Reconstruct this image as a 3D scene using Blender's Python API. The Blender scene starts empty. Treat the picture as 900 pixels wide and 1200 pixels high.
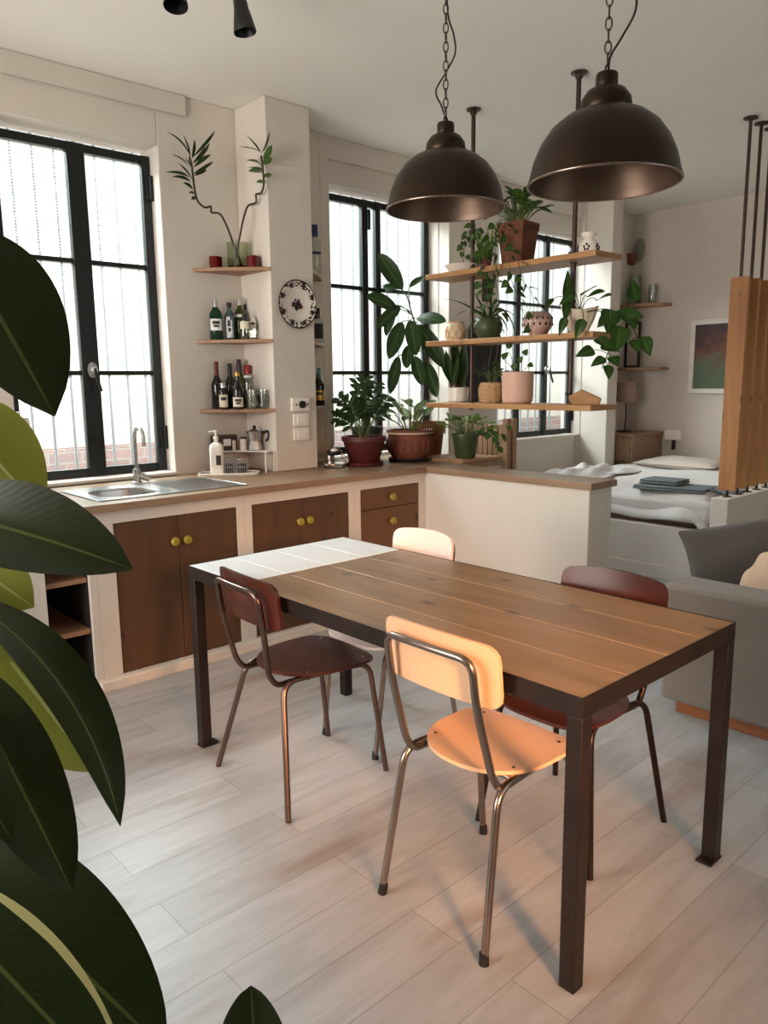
import bpy, bmesh, math, random
from mathutils import Vector, Matrix, Quaternion
random.seed(7)
SC = bpy.context.scene
COL = SC.collection
PI = math.pi

# ------------------------------------------------------------------ camera
cam_data = bpy.data.cameras.new('camera')
cam = bpy.data.objects.new('camera', cam_data)
COL.objects.link(cam)
cam_data.sensor_fit = 'HORIZONTAL'
cam_data.sensor_width = 36.0
cam_data.lens = 36.108
cam_data.clip_start = 0.05
_p, _a, _r = math.radians(9.598), math.radians(47.537), math.radians(-0.649)
_fh = Vector((math.cos(_a), math.sin(_a), 0)); _up = Vector((0, 0, 1)); _ri = Vector((math.sin(_a), -math.cos(_a), 0))
_fw = _fh*math.cos(_p) - _up*math.sin(_p); _u = _up*math.cos(_p) + _fh*math.sin(_p)
_R = _ri*math.cos(_r) + _u*math.sin(_r); _U = -_ri*math.sin(_r) + _u*math.cos(_r)
cam.matrix_world = Matrix(((_R.x, _U.x, -_fw.x, 0), (_R.y, _U.y, -_fw.y, 0), (_R.z, _U.z, -_fw.z, 1.4512), (0, 0, 0, 1)))
SC.camera = cam

# ------------------------------------------------------------------ render look
SC.view_settings.view_transform = 'Standard'
SC.view_settings.look = 'None'
SC.view_settings.gamma = 1.0
SC.view_settings.use_curve_mapping = False
SC.view_settings.exposure = 0.34
try:
    SC.cycles.max_bounces = 10
    SC.cycles.diffuse_bounces = 5
    SC.cycles.glossy_bounces = 4
    SC.cycles.transmission_bounces = 8
    SC.cycles.transparent_max_bounces = 16
    SC.cycles.caustics_reflective = False
    SC.cycles.caustics_refractive = False
    SC.cycles.use_denoising = True
    SC.cycles.sample_clamp_indirect = 6.0
except Exception:
    pass

# ------------------------------------------------------------------ sky, daylight and added fill
world = bpy.data.worlds.new('sky'); SC.world = world; world.use_nodes = True
world.node_tree.nodes['Background'].inputs[0].default_value = (0.93, 0.96, 0.93, 1)
world.node_tree.nodes['Background'].inputs[1].default_value = 0.70

def area(name, loc, target, sx, sy, power, color, spread=180):
    d = bpy.data.lights.new(name, 'AREA'); d.shape = 'RECTANGLE'; d.size = sx; d.size_y = sy
    d.energy = power; d.color = color; d.spread = math.radians(spread)
    o = bpy.data.objects.new(name, d); COL.objects.link(o); o.location = loc
    o.rotation_euler = (Vector(target)-Vector(loc)).to_track_quat('-Z', 'Y').to_euler()
    return o
# sky over the narrow court, and the open sky beyond its wall
area('court_skylight', (3.6, 5.15, 4.6), (3.6, 5.7, 1.6), 8.4, 0.6, 40, (0.95, 0.98, 1.0))
area('open_sky', (1.2, 8.6, 5.6), (3.0, 3.4, 1.0), 12.0, 3.0, 3900, (0.86, 0.94, 1.0))
# added fill lights at openings cut in the unseen left and rear walls
area('left_fill', (-1.72, 2.55, 1.65), (6.0, 2.7, 1.9), 2.0, 1.7, 54, (1.0, 0.92, 0.84), 115)
area('rear_fill', (3.2, -2.1, 1.75), (3.0, 1.5, 1.0), 2.6, 1.6, 6, (1.0, 0.92, 0.84), 150)
# added warm light behind the camera, tinting the floor and peninsula
area('warm_fill', (0.1, -2.15, 1.75), (2.15, 2.15, 0.12), 0.75, 0.75, 10, (1.0, 0.46, 0.20), 28)
sun_data = bpy.data.lights.new('sun', 'SUN'); sun_data.energy = 0.4; sun_data.angle = math.radians(3); sun_data.color = (1, 0.95, 0.88)
sun = bpy.data.objects.new('sun', sun_data); COL.objects.link(sun)
sun.rotation_euler = Vector((0.15, 0.55, -1.0)).to_track_quat('-Z', 'Y').to_euler()

# ------------------------------------------------------------------ materials
def lin(c):
    c = c/255.0
    return c/12.92 if c <= 0.04045 else ((c+0.055)/1.055)**2.4
def rgb(r, g, b): return (lin(r), lin(g), lin(b), 1.0)

def new_mat(name):
    m = bpy.data.materials.new(name); m.use_nodes = True
    nt = m.node_tree; b = nt.nodes['Principled BSDF']
    return m, nt, b
def setp(b, **k):
    for n, v in k.items():
        b.inputs[n.replace('_', ' ')].default_value = v

def mat(name, c, rough=0.6, metal=0.0, vary=0.0, scale=8.0, bump=0.0, bscale=60.0, stretch=(1, 1, 1), spec=0.5, sheen=0.0):
    m, nt, b = new_mat(name)
    setp(b, Base_Color=c, Roughness=rough, Metallic=metal)
    b.inputs['Specular IOR Level'].default_value = spec
    if sheen: b.inputs['Sheen Weight'].default_value = sheen
    tc = nt.nodes.new('ShaderNodeTexCoord'); mp = nt.nodes.new('ShaderNodeMapping')
    mp.inputs['Scale'].default_value = stretch
    nt.links.new(tc.outputs['Object'], mp.inputs['Vector'])
    if vary > 0:
        n = nt.nodes.new('ShaderNodeTexNoise'); n.inputs['Scale'].default_value = scale; n.inputs['Detail'].default_value = 5
        nt.links.new(mp.outputs[0], n.inputs['Vector'])
        cr = nt.nodes.new('ShaderNodeValToRGB'); cr.color_ramp.elements[0].position = 0.3; cr.color_ramp.elements[1].position = 0.7
        cr.color_ramp.elements[0].color = tuple(max(0, x*(1-vary)) for x in c[:3])+(1,)
        cr.color_ramp.elements[1].color = tuple(min(1, x*(1+vary)) for x in c[:3])+(1,)
        nt.links.new(n.outputs['Fac'], cr.inputs[0]); nt.links.new(cr.outputs[0], b.inputs['Base Color'])
    if bump > 0:
        n2 = nt.nodes.new('ShaderNodeTexNoise'); n2.inputs['Scale'].default_value = bscale; n2.inputs['Detail'].default_value = 4
        nt.links.new(mp.outputs[0], n2.inputs['Vector'])
        bp = nt.nodes.new('ShaderNodeBump'); bp.inputs['Strength'].default_value = bump; bp.inputs['Distance'].default_value = 0.01
        nt.links.new(n2.outputs['Fac'], bp.inputs['Height']); nt.links.new(bp.outputs[0], b.inputs['Normal'])
    return m

def wood(name, c_dark, c_light, along='x', rough=0.5, grain=14.0, knots=0.0, knot_c=None, bump=0.15, kscale=3.0):
    """streaky timber: noise stretched along one axis, optional knots"""
    m, nt, b = new_mat(name); b.inputs['Roughness'].default_value = rough
    tc = nt.nodes.new('ShaderNodeTexCoord'); mp = nt.nodes.new('ShaderNodeMapping')
    st = {'x': (0.12, 1, 1), 'y': (1, 0.12, 1), 'z': (1, 1, 0.12)}[along]
    mp.inputs['Scale'].default_value = st
    nt.links.new(tc.outputs['Object'], mp.inputs['Vector'])
    n = nt.nodes.new('ShaderNodeTexNoise'); n.inputs['Scale'].default_value = grain; n.inputs['Detail'].default_value = 8
    n.inputs['Roughness'].default_value = 0.65; n.inputs['Distortion'].default_value = 0.6
    nt.links.new(mp.outputs[0], n.inputs['Vector'])
    cr = nt.nodes.new('ShaderNodeValToRGB')
    cr.color_ramp.elements[0].position = 0.32; cr.color_ramp.elements[0].color = c_dark
    cr.color_ramp.elements[1].position = 0.68; cr.color_ramp.elements[1].color = c_light
    nt.links.new(n.outputs['Fac'], cr.inputs[0])
    out = cr.outputs[0]
    if knots > 0:
        mp2 = nt.nodes.new('ShaderNodeMapping'); s2 = {'x': (0.6, 1, 1), 'y': (1, 0.6, 1), 'z': (1, 1, 0.6)}[along]
        mp2.inputs['Scale'].default_value = s2; nt.links.new(tc.outputs['Object'], mp2.inputs['Vector'])
        v = nt.nodes.new('ShaderNodeTexVoronoi'); v.inputs['Scale'].default_value = kscale
        nt.links.new(mp2.outputs[0], v.inputs['Vector'])
        r2 = nt.nodes.new('ShaderNodeValToRGB'); r2.color_ramp.elements[0].position = 0.03*knots; r2.color_ramp.elements[1].position = 0.11*knots
        r2.color_ramp.elements[0].color = (1, 1, 1, 1); r2.color_ramp.elements[1].color = (0, 0, 0, 1)
        nt.links.new(v.outputs['Distance'], r2.inputs[0])
        mx = nt.nodes.new('ShaderNodeMixRGB'); mx.inputs[2].default_value = knot_c or tuple(x*0.4 for x in c_dark[:3])+(1,)
        nt.links.new(r2.outputs[0], mx.inputs[0]); nt.links.new(out, mx.inputs[1]); out = mx.outputs[0]
    nt.links.new(out, b.inputs['Base Color'])
    if bump:
        bp = nt.nodes.new('ShaderNodeBump'); bp.inputs['Strength'].default_value = bump; bp.inputs['Distance'].default_value = 0.004
        nt.links.new(n.outputs['Fac'], bp.inputs['Height']); nt.links.new(bp.outputs[0], b.inputs['Normal'])
    return m

def glassy(name, c, rough=0.05, trans=1.0):
    m, nt, b = new_mat(name)
    setp(b, Base_Color=c, Roughness=rough, IOR=1.45)
    b.inputs['Transmission Weight'].default_value = trans
    return m

def clear_glass(name, tint=(0.9, 0.95, 0.92, 1), gl=0.12):
    """thin clear glass: mostly see-through with a gloss on top"""
    m = bpy.data.materials.new(name); m.use_nodes = True; nt = m.node_tree; nt.nodes.clear()
    o = nt.nodes.new('ShaderNodeOutputMaterial'); mx = nt.nodes.new('ShaderNodeMixShader')
    t = nt.nodes.new('ShaderNodeBsdfTransparent'); t.inputs[0].default_value = tint
    g = nt.nodes.new('ShaderNodeBsdfGlossy'); g.inputs['Roughness'].default_value = 0.05
    mx.inputs[0].default_value = gl
    nt.links.new(t.outputs[0], mx.inputs[1]); nt.links.new(g.outputs[0], mx.inputs[2]); nt.links.new(mx.outputs[0], o.inputs[0])
    return m

def leaf_mat(name, c_edge, c_mid, vein, margin=None, rough=0.35, trans=0.15, veins=14.0, patchy=0.0):
    """leaf surface from its own UV: u runs across (0.5 = midrib), v runs base to tip"""
    m, nt, b = new_mat(name); b.inputs['Roughness'].default_value = rough; b.inputs['Specular IOR Level'].default_value = 0.22
    L = nt.links
    uv = nt.nodes.new('ShaderNodeUVMap'); sp = nt.nodes.new('ShaderNodeSeparateXYZ'); L.new(uv.outputs[0], sp.inputs[0])
    def mth(op, a, c2=None):
        n = nt.nodes.new('ShaderNodeMath'); n.operation = op
        for i, v in enumerate((a, c2)):
            if v is None: continue
            if isinstance(v, (int, float)): n.inputs[i].default_value = v
            else: L.new(v, n.inputs[i])
        return n.outputs[0]
    au = mth('ABSOLUTE', mth('SUBTRACT', sp.outputs[0], 0.5))          # 0 at midrib .. 0.5 at edge
    ns = nt.nodes.new('ShaderNodeTexNoise'); ns.inputs['Scale'].default_value = 9.0
    tc = nt.nodes.new('ShaderNodeTexCoord'); L.new(tc.outputs['Object'], ns.inputs['Vector'])
    mx = nt.nodes.new('ShaderNodeMixRGB'); mx.inputs[1].default_value = c_mid; mx.inputs[2].default_value = c_edge
    L.new(mth('ADD', mth('MULTIPLY', au, 1.2), mth('MULTIPLY', ns.outputs['Fac'], 0.5)), mx.inputs[0])
    out = mx.outputs[0]
    # side veins slanting towards the tip
    s = mth('SINE', mth('MULTIPLY', mth('SUBTRACT', sp.outputs[1], mth('MULTIPLY', au, 0.5)), veins*2*PI))
    sv = mth('MULTIPLY', mth('GREATER_THAN', s, 0.96), 0.10)
    mv = nt.nodes.new('ShaderNodeMixRGB'); mv.inputs[2].default_value = vein
    L.new(sv, mv.inputs[0]); L.new(out, mv.inputs[1]); out = mv.outputs[0]
    mr = nt.nodes.new('ShaderNodeMixRGB'); mr.inputs[2].default_value = vein
    L.new(mth('LESS_THAN', au, 0.018), mr.inputs[0]); L.new(out, mr.inputs[1]); out = mr.outputs[0]
    if margin:
        mm = nt.nodes.new('ShaderNodeMixRGB'); mm.inputs[2].default_value = margin
        w = mth('GREATER_THAN', mth('ADD', au, mth('MULTIPLY', ns.outputs['Fac'], 0.10)), 0.475)
        L.new(w, mm.inputs[0]); L.new(out, mm.inputs[1]); out = mm.outputs[0]
    L.new(out, b.inputs['Base Color'])
    bp = nt.nodes.new('ShaderNodeBump'); bp.inputs['Strength'].default_value = 0.05; bp.inputs['Distance'].default_value = 0.001
    L.new(s, bp.inputs['Height']); L.new(bp.outputs[0], b.inputs['Normal'])
    if trans > 0:
        tr = nt.nodes.new('ShaderNodeBsdfTranslucent'); L.new(out, tr.inputs[0])
        ms = nt.nodes.new('ShaderNodeMixShader'); ms.inputs[0].default_value = trans
        o = nt.nodes['Material Output']
        L.new(b.outputs[0], ms.inputs[1]); L.new(tr.outputs[0], ms.inputs[2]); L.new(ms.outputs[0], o.inputs[0])
    return m

def plank_floor():
    m, nt, b = new_mat('floor_laminate'); L = nt.links
    tc = nt.nodes.new('ShaderNodeTexCoord')
    br = nt.nodes.new('ShaderNodeTexBrick')
    br.inputs['Scale'].default_value = 1.0; br.inputs['Brick Width'].default_value = 1.35; br.inputs['Row Height'].default_value = 0.172
    br.inputs['Mortar Size'].default_value = 0.0016; br.inputs['Mortar Smooth'].default_value = 0.2; br.offset = 0.37
    br.inputs['Color1'].default_value = rgb(172, 173, 175); br.inputs['Color2'].default_value = rgb(187, 188, 190); br.inputs['Mortar'].default_value = rgb(150, 146, 142)
    L.new(tc.outputs['Object'], br.inputs['Vector'])
    mp = nt.nodes.new('ShaderNodeMapping'); mp.inputs['Scale'].default_value = (0.16, 1, 1); L.new(tc.outputs['Object'], mp.inputs['Vector'])
    n = nt.nodes.new('ShaderNodeTexNoise'); n.inputs['Scale'].default_value = 11; n.inputs['Detail'].default_value = 8; n.inputs['Distortion'].default_value = 1.0
    n.inputs['Roughness'].default_value = 0.65
    L.new(mp.outputs[0], n.inputs['Vector'])
    cr = nt.nodes.new('ShaderNodeValToRGB'); e = cr.color_ramp.elements
    e[0].position = 0.28; e[0].color = rgb(170, 160, 150); e[1].position = 0.62; e[1].color = rgb(255, 255, 255)
    L.new(n.outputs['Fac'], cr.inputs[0])
    mx = nt.nodes.new('ShaderNodeMixRGB'); mx.blend_type = 'MULTIPLY'; mx.inputs[0].default_value = 0.42
    L.new(br.outputs['Color'], mx.inputs[1]); L.new(cr.outputs[0], mx.inputs[2])
    # sparse brown smudges in the print
    n2 = nt.nodes.new('ShaderNodeTexNoise'); n2.inputs['Scale'].default_value = 5; n2.inputs['Detail'].default_value = 3
    mp2 = nt.nodes.new('ShaderNodeMapping'); mp2.inputs['Scale'].default_value = (0.3, 1, 1); mp2.inputs['Location'].default_value = (3.3, 1.7, 0)
    L.new(tc.outputs['Object'], mp2.inputs['Vector']); L.new(mp2.outputs[0], n2.inputs['Vector'])
    c2 = nt.nodes.new('ShaderNodeValToRGB'); c2.color_ramp.elements[0].position = 0.57; c2.color_ramp.elements[1].position = 0.74
    c2.color_ramp.elements[0].color = (0, 0, 0, 1); c2.color_ramp.elements[1].color = (0.7, 0.7, 0.7, 1)
    L.new(n2.outputs['Fac'], c2.inputs[0])
    m2 = nt.nodes.new('ShaderNodeMixRGB'); m2.inputs[2].default_value = rgb(140, 116, 100)
    L.new(c2.outputs[0], m2.inputs[0]); L.new(mx.outputs[0], m2.inputs[1])
    L.new(m2.outputs[0], b.inputs['Base Color'])
    b.inputs['Roughness'].default_value = 0.40
    bp = nt.nodes.new('ShaderNodeBump'); bp.inputs['Strength'].default_value = 0.05; bp.inputs['Distance'].default_value = 0.002
    L.new(n.outputs['Fac'], bp.inputs['Height']); L.new(bp.outputs[0], b.inputs['Normal'])
    return m

def pane_mat():
    """textured wired glass: part see-through, part scattering, with a fine grid"""
    m = bpy.data.materials.new('frosted_wired_glass'); m.use_nodes = True; nt = m.node_tree; nt.nodes.clear(); L = nt.links
    o = nt.nodes.new('ShaderNodeOutputMaterial')
    tr = nt.nodes.new('ShaderNodeBsdfTransparent'); tl = nt.nodes.new('ShaderNodeBsdfTranslucent'); gl = nt.nodes.new('ShaderNodeBsdfGlossy')
    gl.inputs['Roughness'].default_value = 0.25
    tl.inputs[0].default_value = (0.95, 0.97, 0.95, 1); tr.inputs[0].default_value = (0.96, 0.98, 0.95, 1)
    tc = nt.nodes.new('ShaderNodeTexCoord')
    br = nt.nodes.new('ShaderNodeTexBrick'); br.offset = 0.0
    br.inputs['Brick Width'].default_value = 0.016; br.inputs['Row Height'].default_value = 0.016; br.inputs['Mortar Size'].default_value = 0.0018
    br.inputs['Scale'].default_value = 1.0; br.inputs['Mortar Smooth'].default_value = 0.6
    br.inputs['Color1'].default_value = (0.03, 0.03, 0.03, 1); br.inputs['Color2'].default_value = (0.05, 0.05, 0.05, 1); br.inputs['Mortar'].default_value = (0.17, 0.17, 0.17, 1)
    mp = nt.nodes.new('ShaderNodeMapping'); mp.inputs['Rotation'].default_value = (PI/2, 0, 0)
    L.new(tc.outputs['Object'], mp.inputs['Vector']); L.new(mp.outputs[0], br.inputs['Vector'])
    mx = nt.nodes.new('ShaderNodeMixShader'); L.new(br.outputs['Color'], mx.inputs[0]); L.new(tr.outputs[0], mx.inputs[1]); L.new(tl.outputs[0], mx.inputs[2])
    m2 = nt.nodes.new('ShaderNodeMixShader'); m2.inputs[0].default_value = 0.04
    L.new(mx.outputs[0], m2.inputs[1]); L.new(gl.outputs[0], m2.inputs[2]); L.new(m2.outputs[0], o.inputs[0])
    return m

def plate_mat(R):
    m, nt, b = new_mat('transfer_printed_plate'); L = nt.links
    tc = nt.nodes.new('ShaderNodeTexCoord'); ln = nt.nodes.new('ShaderNodeVectorMath'); ln.operation = 'LENGTH'
    L.new(tc.outputs['Object'], ln.inputs[0])
    n = nt.nodes.new('ShaderNodeTexNoise'); n.inputs['Scale'].default_value = 60; n.inputs['Detail'].default_value = 3
    L.new(tc.outputs['Object'], n.inputs['Vector'])
    cr = nt.nodes.new('ShaderNodeValToRGB'); cr.color_ramp.interpolation = 'CONSTANT'
    W, K = (1, 1, 1, 1), (0, 0, 0, 1)
    els = cr.color_ramp.elements
    els[0].position = 0; els[0].color = (0.55, 0.55, 0.55, 1); els[1].position = 0.22; els[1].color = K
    for p, c in ((0.70, (0.66, 0.66, 0.66, 1)), (0.76, (0.72, 0.72, 0.72, 1)), (0.955, W)):
        e = els.new(p); e.color = c
    dv = nt.nodes.new('ShaderNodeMath'); dv.operation = 'DIVIDE'; dv.inputs[1].default_value = R
    L.new(ln.outputs['Value'], dv.inputs[0]); L.new(dv.outputs[0], cr.inputs[0])
    th = nt.nodes.new('ShaderNodeMath'); th.operation = 'ADD'; L.new(cr.outputs[0], th.inputs[0]); L.new(n.outputs['Fac'], th.inputs[1])
    g = nt.nodes.new('ShaderNodeMath'); g.operation = 'GREATER_THAN'; g.inputs[1].default_value = 1.25; L.new(th.outputs[0], g.inputs[0])
    mx = nt.nodes.new('ShaderNodeMixRGB'); mx.inputs[1].default_value = rgb(225, 215, 205); mx.inputs[2].default_value = rgb(48, 38, 36)
    L.new(g.outputs[0], mx.inputs[0]); L.new(mx.outputs[0], b.inputs['Base Color']); b.inputs['Roughness'].default_value = 0.2
    return m

def brick_mat():
    m, nt, b = new_mat('old_brick'); L = nt.links
    tc = nt.nodes.new('ShaderNodeTexCoord'); mp = nt.nodes.new('ShaderNodeMapping'); mp.inputs['Rotation'].default_value = (PI/2, 0, 0)
    L.new(tc.outputs['Object'], mp.inputs['Vector'])
    br = nt.nodes.new('ShaderNodeTexBrick'); br.inputs['Brick Width'].default_value = 0.24; br.inputs['Row Height'].default_value = 0.075; br.inputs['Mortar Size'].default_value = 0.006; br.inputs['Scale'].default_value = 1
    br.inputs['Color1'].default_value = rgb(150, 92, 78); br.inputs['Color2'].default_value = rgb(120, 76, 66); br.inputs['Mortar'].default_value = rgb(150, 140, 130)
    L.new(mp.outputs[0], br.inputs['Vector']); L.new(br.outputs['Color'], b.inputs['Base Color']); b.inputs['Roughness'].default_value = 0.9
    return m

M = {}
M['wall'] = mat('white_plaster', rgb(214, 205, 195), 0.85, vary=0.03, scale=2.5, bump=0.12, bscale=25)
M['ceiling'] = mat('ceiling_paint', rgb(240, 238, 230), 0.9, vary=0.02, scale=1.5, bump=0.05, bscale=20)
M['bedwall'] = mat('bedroom_plaster', rgb(214, 203, 193), 0.9, vary=0.07, scale=1.6, bump=0.10, bscale=18)
M['floor'] = plank_floor()
M['pane'] = pane_mat()
M['iron'] = mat('black_painted_iron', rgb(22, 25, 25), 0.38, 0.3, vary=0.15, scale=30)
M['bar_grey'] = mat('grey_security_bar', rgb(96, 98, 104), 0.6)
M['court'] = mat('court_plaster', rgb(236, 232, 222), 0.9, vary=0.05, scale=1.0)
M['court_peach'] = mat('peach_plaster', rgb(232, 190, 160), 0.9)
M['brick'] = brick_mat()
M['door'] = wood('knotty_brown_door', rgb(76, 48, 25), rgb(92, 60, 33), 'z', 0.55, 9, 1.5, rgb(50, 28, 16), 0.1, 10.0)
M['drawer'] = wood('knotty_brown_drawer', rgb(90, 57, 33), rgb(106, 70, 42), 'x', 0.55, 9, 2.0, rgb(50, 28, 16), 0.1, 8.0)
M['knob'] = mat('ochre_knob', rgb(150, 132, 40), 0.4, vary=0.2, scale=60)
M['worktop'] = wood('grey_brown_worktop', rgb(128, 100, 76), rgb(158, 130, 104), 'x', 0.42, 10, 0, None, 0.08)
M['worktop_y'] = wood('grey_brown_worktop_return', rgb(128, 100, 76), rgb(158, 130, 104), 'y', 0.42, 10, 0, None, 0.08)
M['steel'] = mat('brushed_steel', rgb(196, 198, 200), 0.28, 1.0, vary=0.06, scale=12, stretch=(0.1, 1, 1))
M['chrome'] = mat('chrome', rgb(205, 205, 205), 0.12, 1.0)
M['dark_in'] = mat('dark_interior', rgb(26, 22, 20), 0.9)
M['shelfwood'] = wood('shelf_wood', rgb(140, 104, 76), rgb(166, 128, 96), 'x', 0.5, 16, 0, None, 0.1)
M['table'] = wood('oiled_table_plank', rgb(112, 86, 58), rgb(152, 122, 90), 'y', 0.33, 9, 1.5, rgb(70, 46, 28), 0.12, 7.0)
M['tablewhite'] = mat('white_painted_board', rgb(226, 232, 236), 0.35, vary=0.02, scale=5)
M['seam'] = mat('pale_seam', rgb(196, 176, 146), 0.6)
M['tableiron'] = mat('raw_dark_steel', rgb(48, 38, 34), 0.42, 0.6, vary=0.25, scale=10)
M['lampmetal'] = mat('aged_bronze', rgb(56, 44, 34), 0.40, 0.85, vary=0.3, scale=7)
M['lampin'] = mat('aged_bronze_inside', rgb(104, 86, 74), 0.42, 0.9, vary=0.25, scale=7)
M['chairwood'] = wood('dark_red_plywood', rgb(48, 17, 10), rgb(80, 33, 19), 'y', 0.3, 9, 0, None, 0.05)
M['chairedge'] = mat('plywood_edge', rgb(96, 40, 28), 0.5)
M['peach'] = mat('peach_laminate', rgb(232, 186, 148), 0.3, vary=0.02, scale=4)
M['pinkwhite'] = mat('pale_pink_laminate', rgb(240, 220, 212), 0.3, vary=0.02, scale=4)
M['chairtube'] = mat('worn_chrome_tube', rgb(150, 136, 126), 0.26, 1.0, vary=0.12, scale=12)
M['darktube'] = mat('bronze_chrome_tube', rgb(112, 92, 82), 0.28, 1.0, vary=0.15, scale=12)
M['blacktube'] = mat('black_brown_tube', rgb(52, 40, 34), 0.32, 0.8, vary=0.15, scale=12)
M['rubber'] = mat('black_rubber', rgb(20, 18, 18), 0.7)
M['pipe'] = mat('dark_iron_pipe', rgb(74, 58, 52), 0.4, 0.7, vary=0.2, scale=15)
M['boardwood'] = wood('honey_shelf_board', rgb(150, 106, 66), rgb(186, 140, 92), 'y', 0.45, 12, 0.6, rgb(96, 60, 34), 0.1, 5.0)
M['slat'] = wood('varnished_pine_slat', rgb(160, 108, 62), rgb(190, 134, 82), 'z', 0.42, 8, 2.4, rgb(96, 54, 26), 0.08, 9.0)
M['shadedterra'] = mat('shaded_terracotta', rgb(104, 60, 36), 0.8, vary=0.2, scale=12, bump=0.15, bscale=60)  # darker copy of the terracotta: the square pot's shade is in its colour
M['terracotta'] = mat('terracotta', rgb(118, 64, 46), 0.75, vary=0.18, scale=10, bump=0.15, bscale=60)
M['redpot'] = mat('burgundy_pot', rgb(80, 26, 23), 0.5, vary=0.12, scale=8)
M['greenpot'] = mat('dark_green_pot', rgb(58, 70, 36), 0.45, vary=0.1, scale=8)
M['deepgreen'] = mat('bottle_green_pot', rgb(38, 52, 38), 0.45)
M['whiteceramic'] = mat('white_ceramic', rgb(226, 218, 208), 0.3, vary=0.03, scale=20)
M['pinkceramic'] = mat('pink_matt_ceramic', rgb(214, 172, 152), 0.6, vary=0.04, scale=8)
M['rosebowl'] = mat('rose_speckled_ceramic', rgb(204, 168, 156), 0.5, vary=0.12, scale=120)
M['cream'] = mat('cream_ceramic', rgb(214, 196, 172), 0.5, vary=0.08, scale=12)
M['soil'] = mat('potting_soil', rgb(58, 40, 28), 0.95, vary=0.3, scale=80, bump=0.6, bscale=120)
M['hole'] = mat('dark_hole', rgb(40, 26, 22), 0.9)
M['wicker'] = mat('woven_straw', rgb(196, 158, 116), 0.8, vary=0.3, scale=50, stretch=(1, 1, 4), bump=0.6, bscale=70)
M['lantern'] = mat('warm_straw', rgb(206, 158, 104), 0.7, vary=0.15, scale=30)
M['sofa'] = mat('grey_tweed', rgb(138, 128, 120), 0.95, vary=0.14, scale=160, bump=0.4, bscale=250, sheen=0.2)
M['cush_dark'] = mat('charcoal_linen', rgb(66, 60, 56), 0.95, vary=0.08, scale=120, bump=0.3, bscale=200, sheen=0.2)
M['cush_cream'] = mat('cream_linen', rgb(216, 190, 164), 0.95, vary=0.05, scale=90, bump=0.3, bscale=180)
M['sofawood'] = wood('orange_beech', rgb(138, 80, 44), rgb(164, 102, 60), 'y', 0.4, 12)
M['linen'] = mat('white_bed_linen', rgb(214, 208, 206), 0.9, vary=0.03, scale=8, bump=0.25, bscale=14)
M['linen2'] = mat('pillow_linen', rgb(196, 184, 174), 0.9, vary=0.03, scale=8, bump=0.2, bscale=16)
M['towel'] = mat('slate_blue_towel', rgb(112, 120, 124), 0.95, vary=0.22, scale=90, bump=0.6, bscale=140)
M['white_paint'] = mat('white_enamel', rgb(228, 220, 212), 0.4)
M['fridge'] = mat('taupe_enamel', rgb(196, 182, 172), 0.4)
M['blackp'] = mat('black_plastic', rgb(16, 16, 17), 0.4)
M['whitep'] = mat('white_plastic', rgb(244, 238, 230), 0.4)
M['paper'] = mat('cream_label', rgb(222, 212, 190), 0.7)
M['paper_w'] = mat('white_label', rgb(226, 226, 224), 0.7)
M['ink'] = mat('label_ink', rgb(50, 46, 48), 0.7)
M['gold'] = mat('gold_foil', rgb(200, 160, 80), 0.3, 0.8)
M['redfoil'] = mat('red_foil', rgb(150, 24, 26), 0.35)
M['bluefoil'] = mat('blue_foil', rgb(40, 50, 90), 0.35)
M['copperfoil'] = mat('copper_foil', rgb(96, 48, 34), 0.4, 0.4)
M['purplefoil'] = mat('purple_foil', rgb(52, 34, 50), 0.4)
M['greydisc'] = mat('grey_disc', rgb(142, 142, 132), 0.5)
M['g_green'] = glassy('green_bottle_glass', rgb(20, 74, 48), 0.06, 0.7)
M['g_dark'] = mat('dark_wine_glass', rgb(16, 14, 13), 0.08)
M['g_olive'] = glassy('olive_bottle_glass', rgb(96, 112, 34), 0.06, 0.75)
M['g_blue'] = glassy('pale_blue_bottle_glass', rgb(120, 168, 178), 0.05, 0.85)
M['g_clear'] = clear_glass('clear_bottle_glass', (0.82, 0.86, 0.80, 1), 0.14)
M['g_vase'] = clear_glass('vase_glass', (0.80, 0.83, 0.72, 1), 0.10)
M['g_tumbler'] = clear_glass('tumbler_glass', (0.86, 0.88, 0.86, 1), 0.18)
M['redglass'] = glassy('red_candle_glass', rgb(130, 14, 16), 0.1, 0.5)
M['stemg'] = mat('green_stem', rgb(84, 100, 48), 0.5)
M['stemd'] = mat('dark_stem', rgb(58, 50, 34), 0.7, vary=0.2, scale=40)
M['leaf_dark'] = leaf_mat('dark_glossy_leaf', rgb(34, 52, 26), rgb(44, 64, 32), rgb(92, 112, 62), None, 0.3, 0.12)
M['leaf_mid'] = leaf_mat('mid_green_leaf', rgb(56, 82, 36), rgb(70, 98, 46), rgb(120, 140, 80), None, 0.35, 0.25)
M['leaf_light'] = leaf_mat('light_green_leaf', rgb(92, 124, 52), rgb(112, 140, 64), rgb(150, 170, 100), None, 0.4, 0.3)
M['leaf_varieg'] = leaf_mat('variegated_leaf', rgb(62, 88, 48), rgb(150, 164, 120), rgb(190, 196, 150), None, 0.35, 0.2)
M['leaf_pothos'] = leaf_mat('pothos_leaf', rgb(40, 66, 26), rgb(54, 84, 34), rgb(96, 122, 58), None, 0.3, 0.2)
M['rub_leaf'] = leaf_mat('rubber_plant_leaf', rgb(38, 48, 20), rgb(54, 66, 30), rgb(100, 112, 60), None, 0.34, 0.06, 22)
M['rub_yellow'] = leaf_mat('rubber_plant_pale_leaf', rgb(160, 164, 74), rgb(140, 150, 60), rgb(196, 200, 130), None, 0.35, 0.3, 20)
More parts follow.
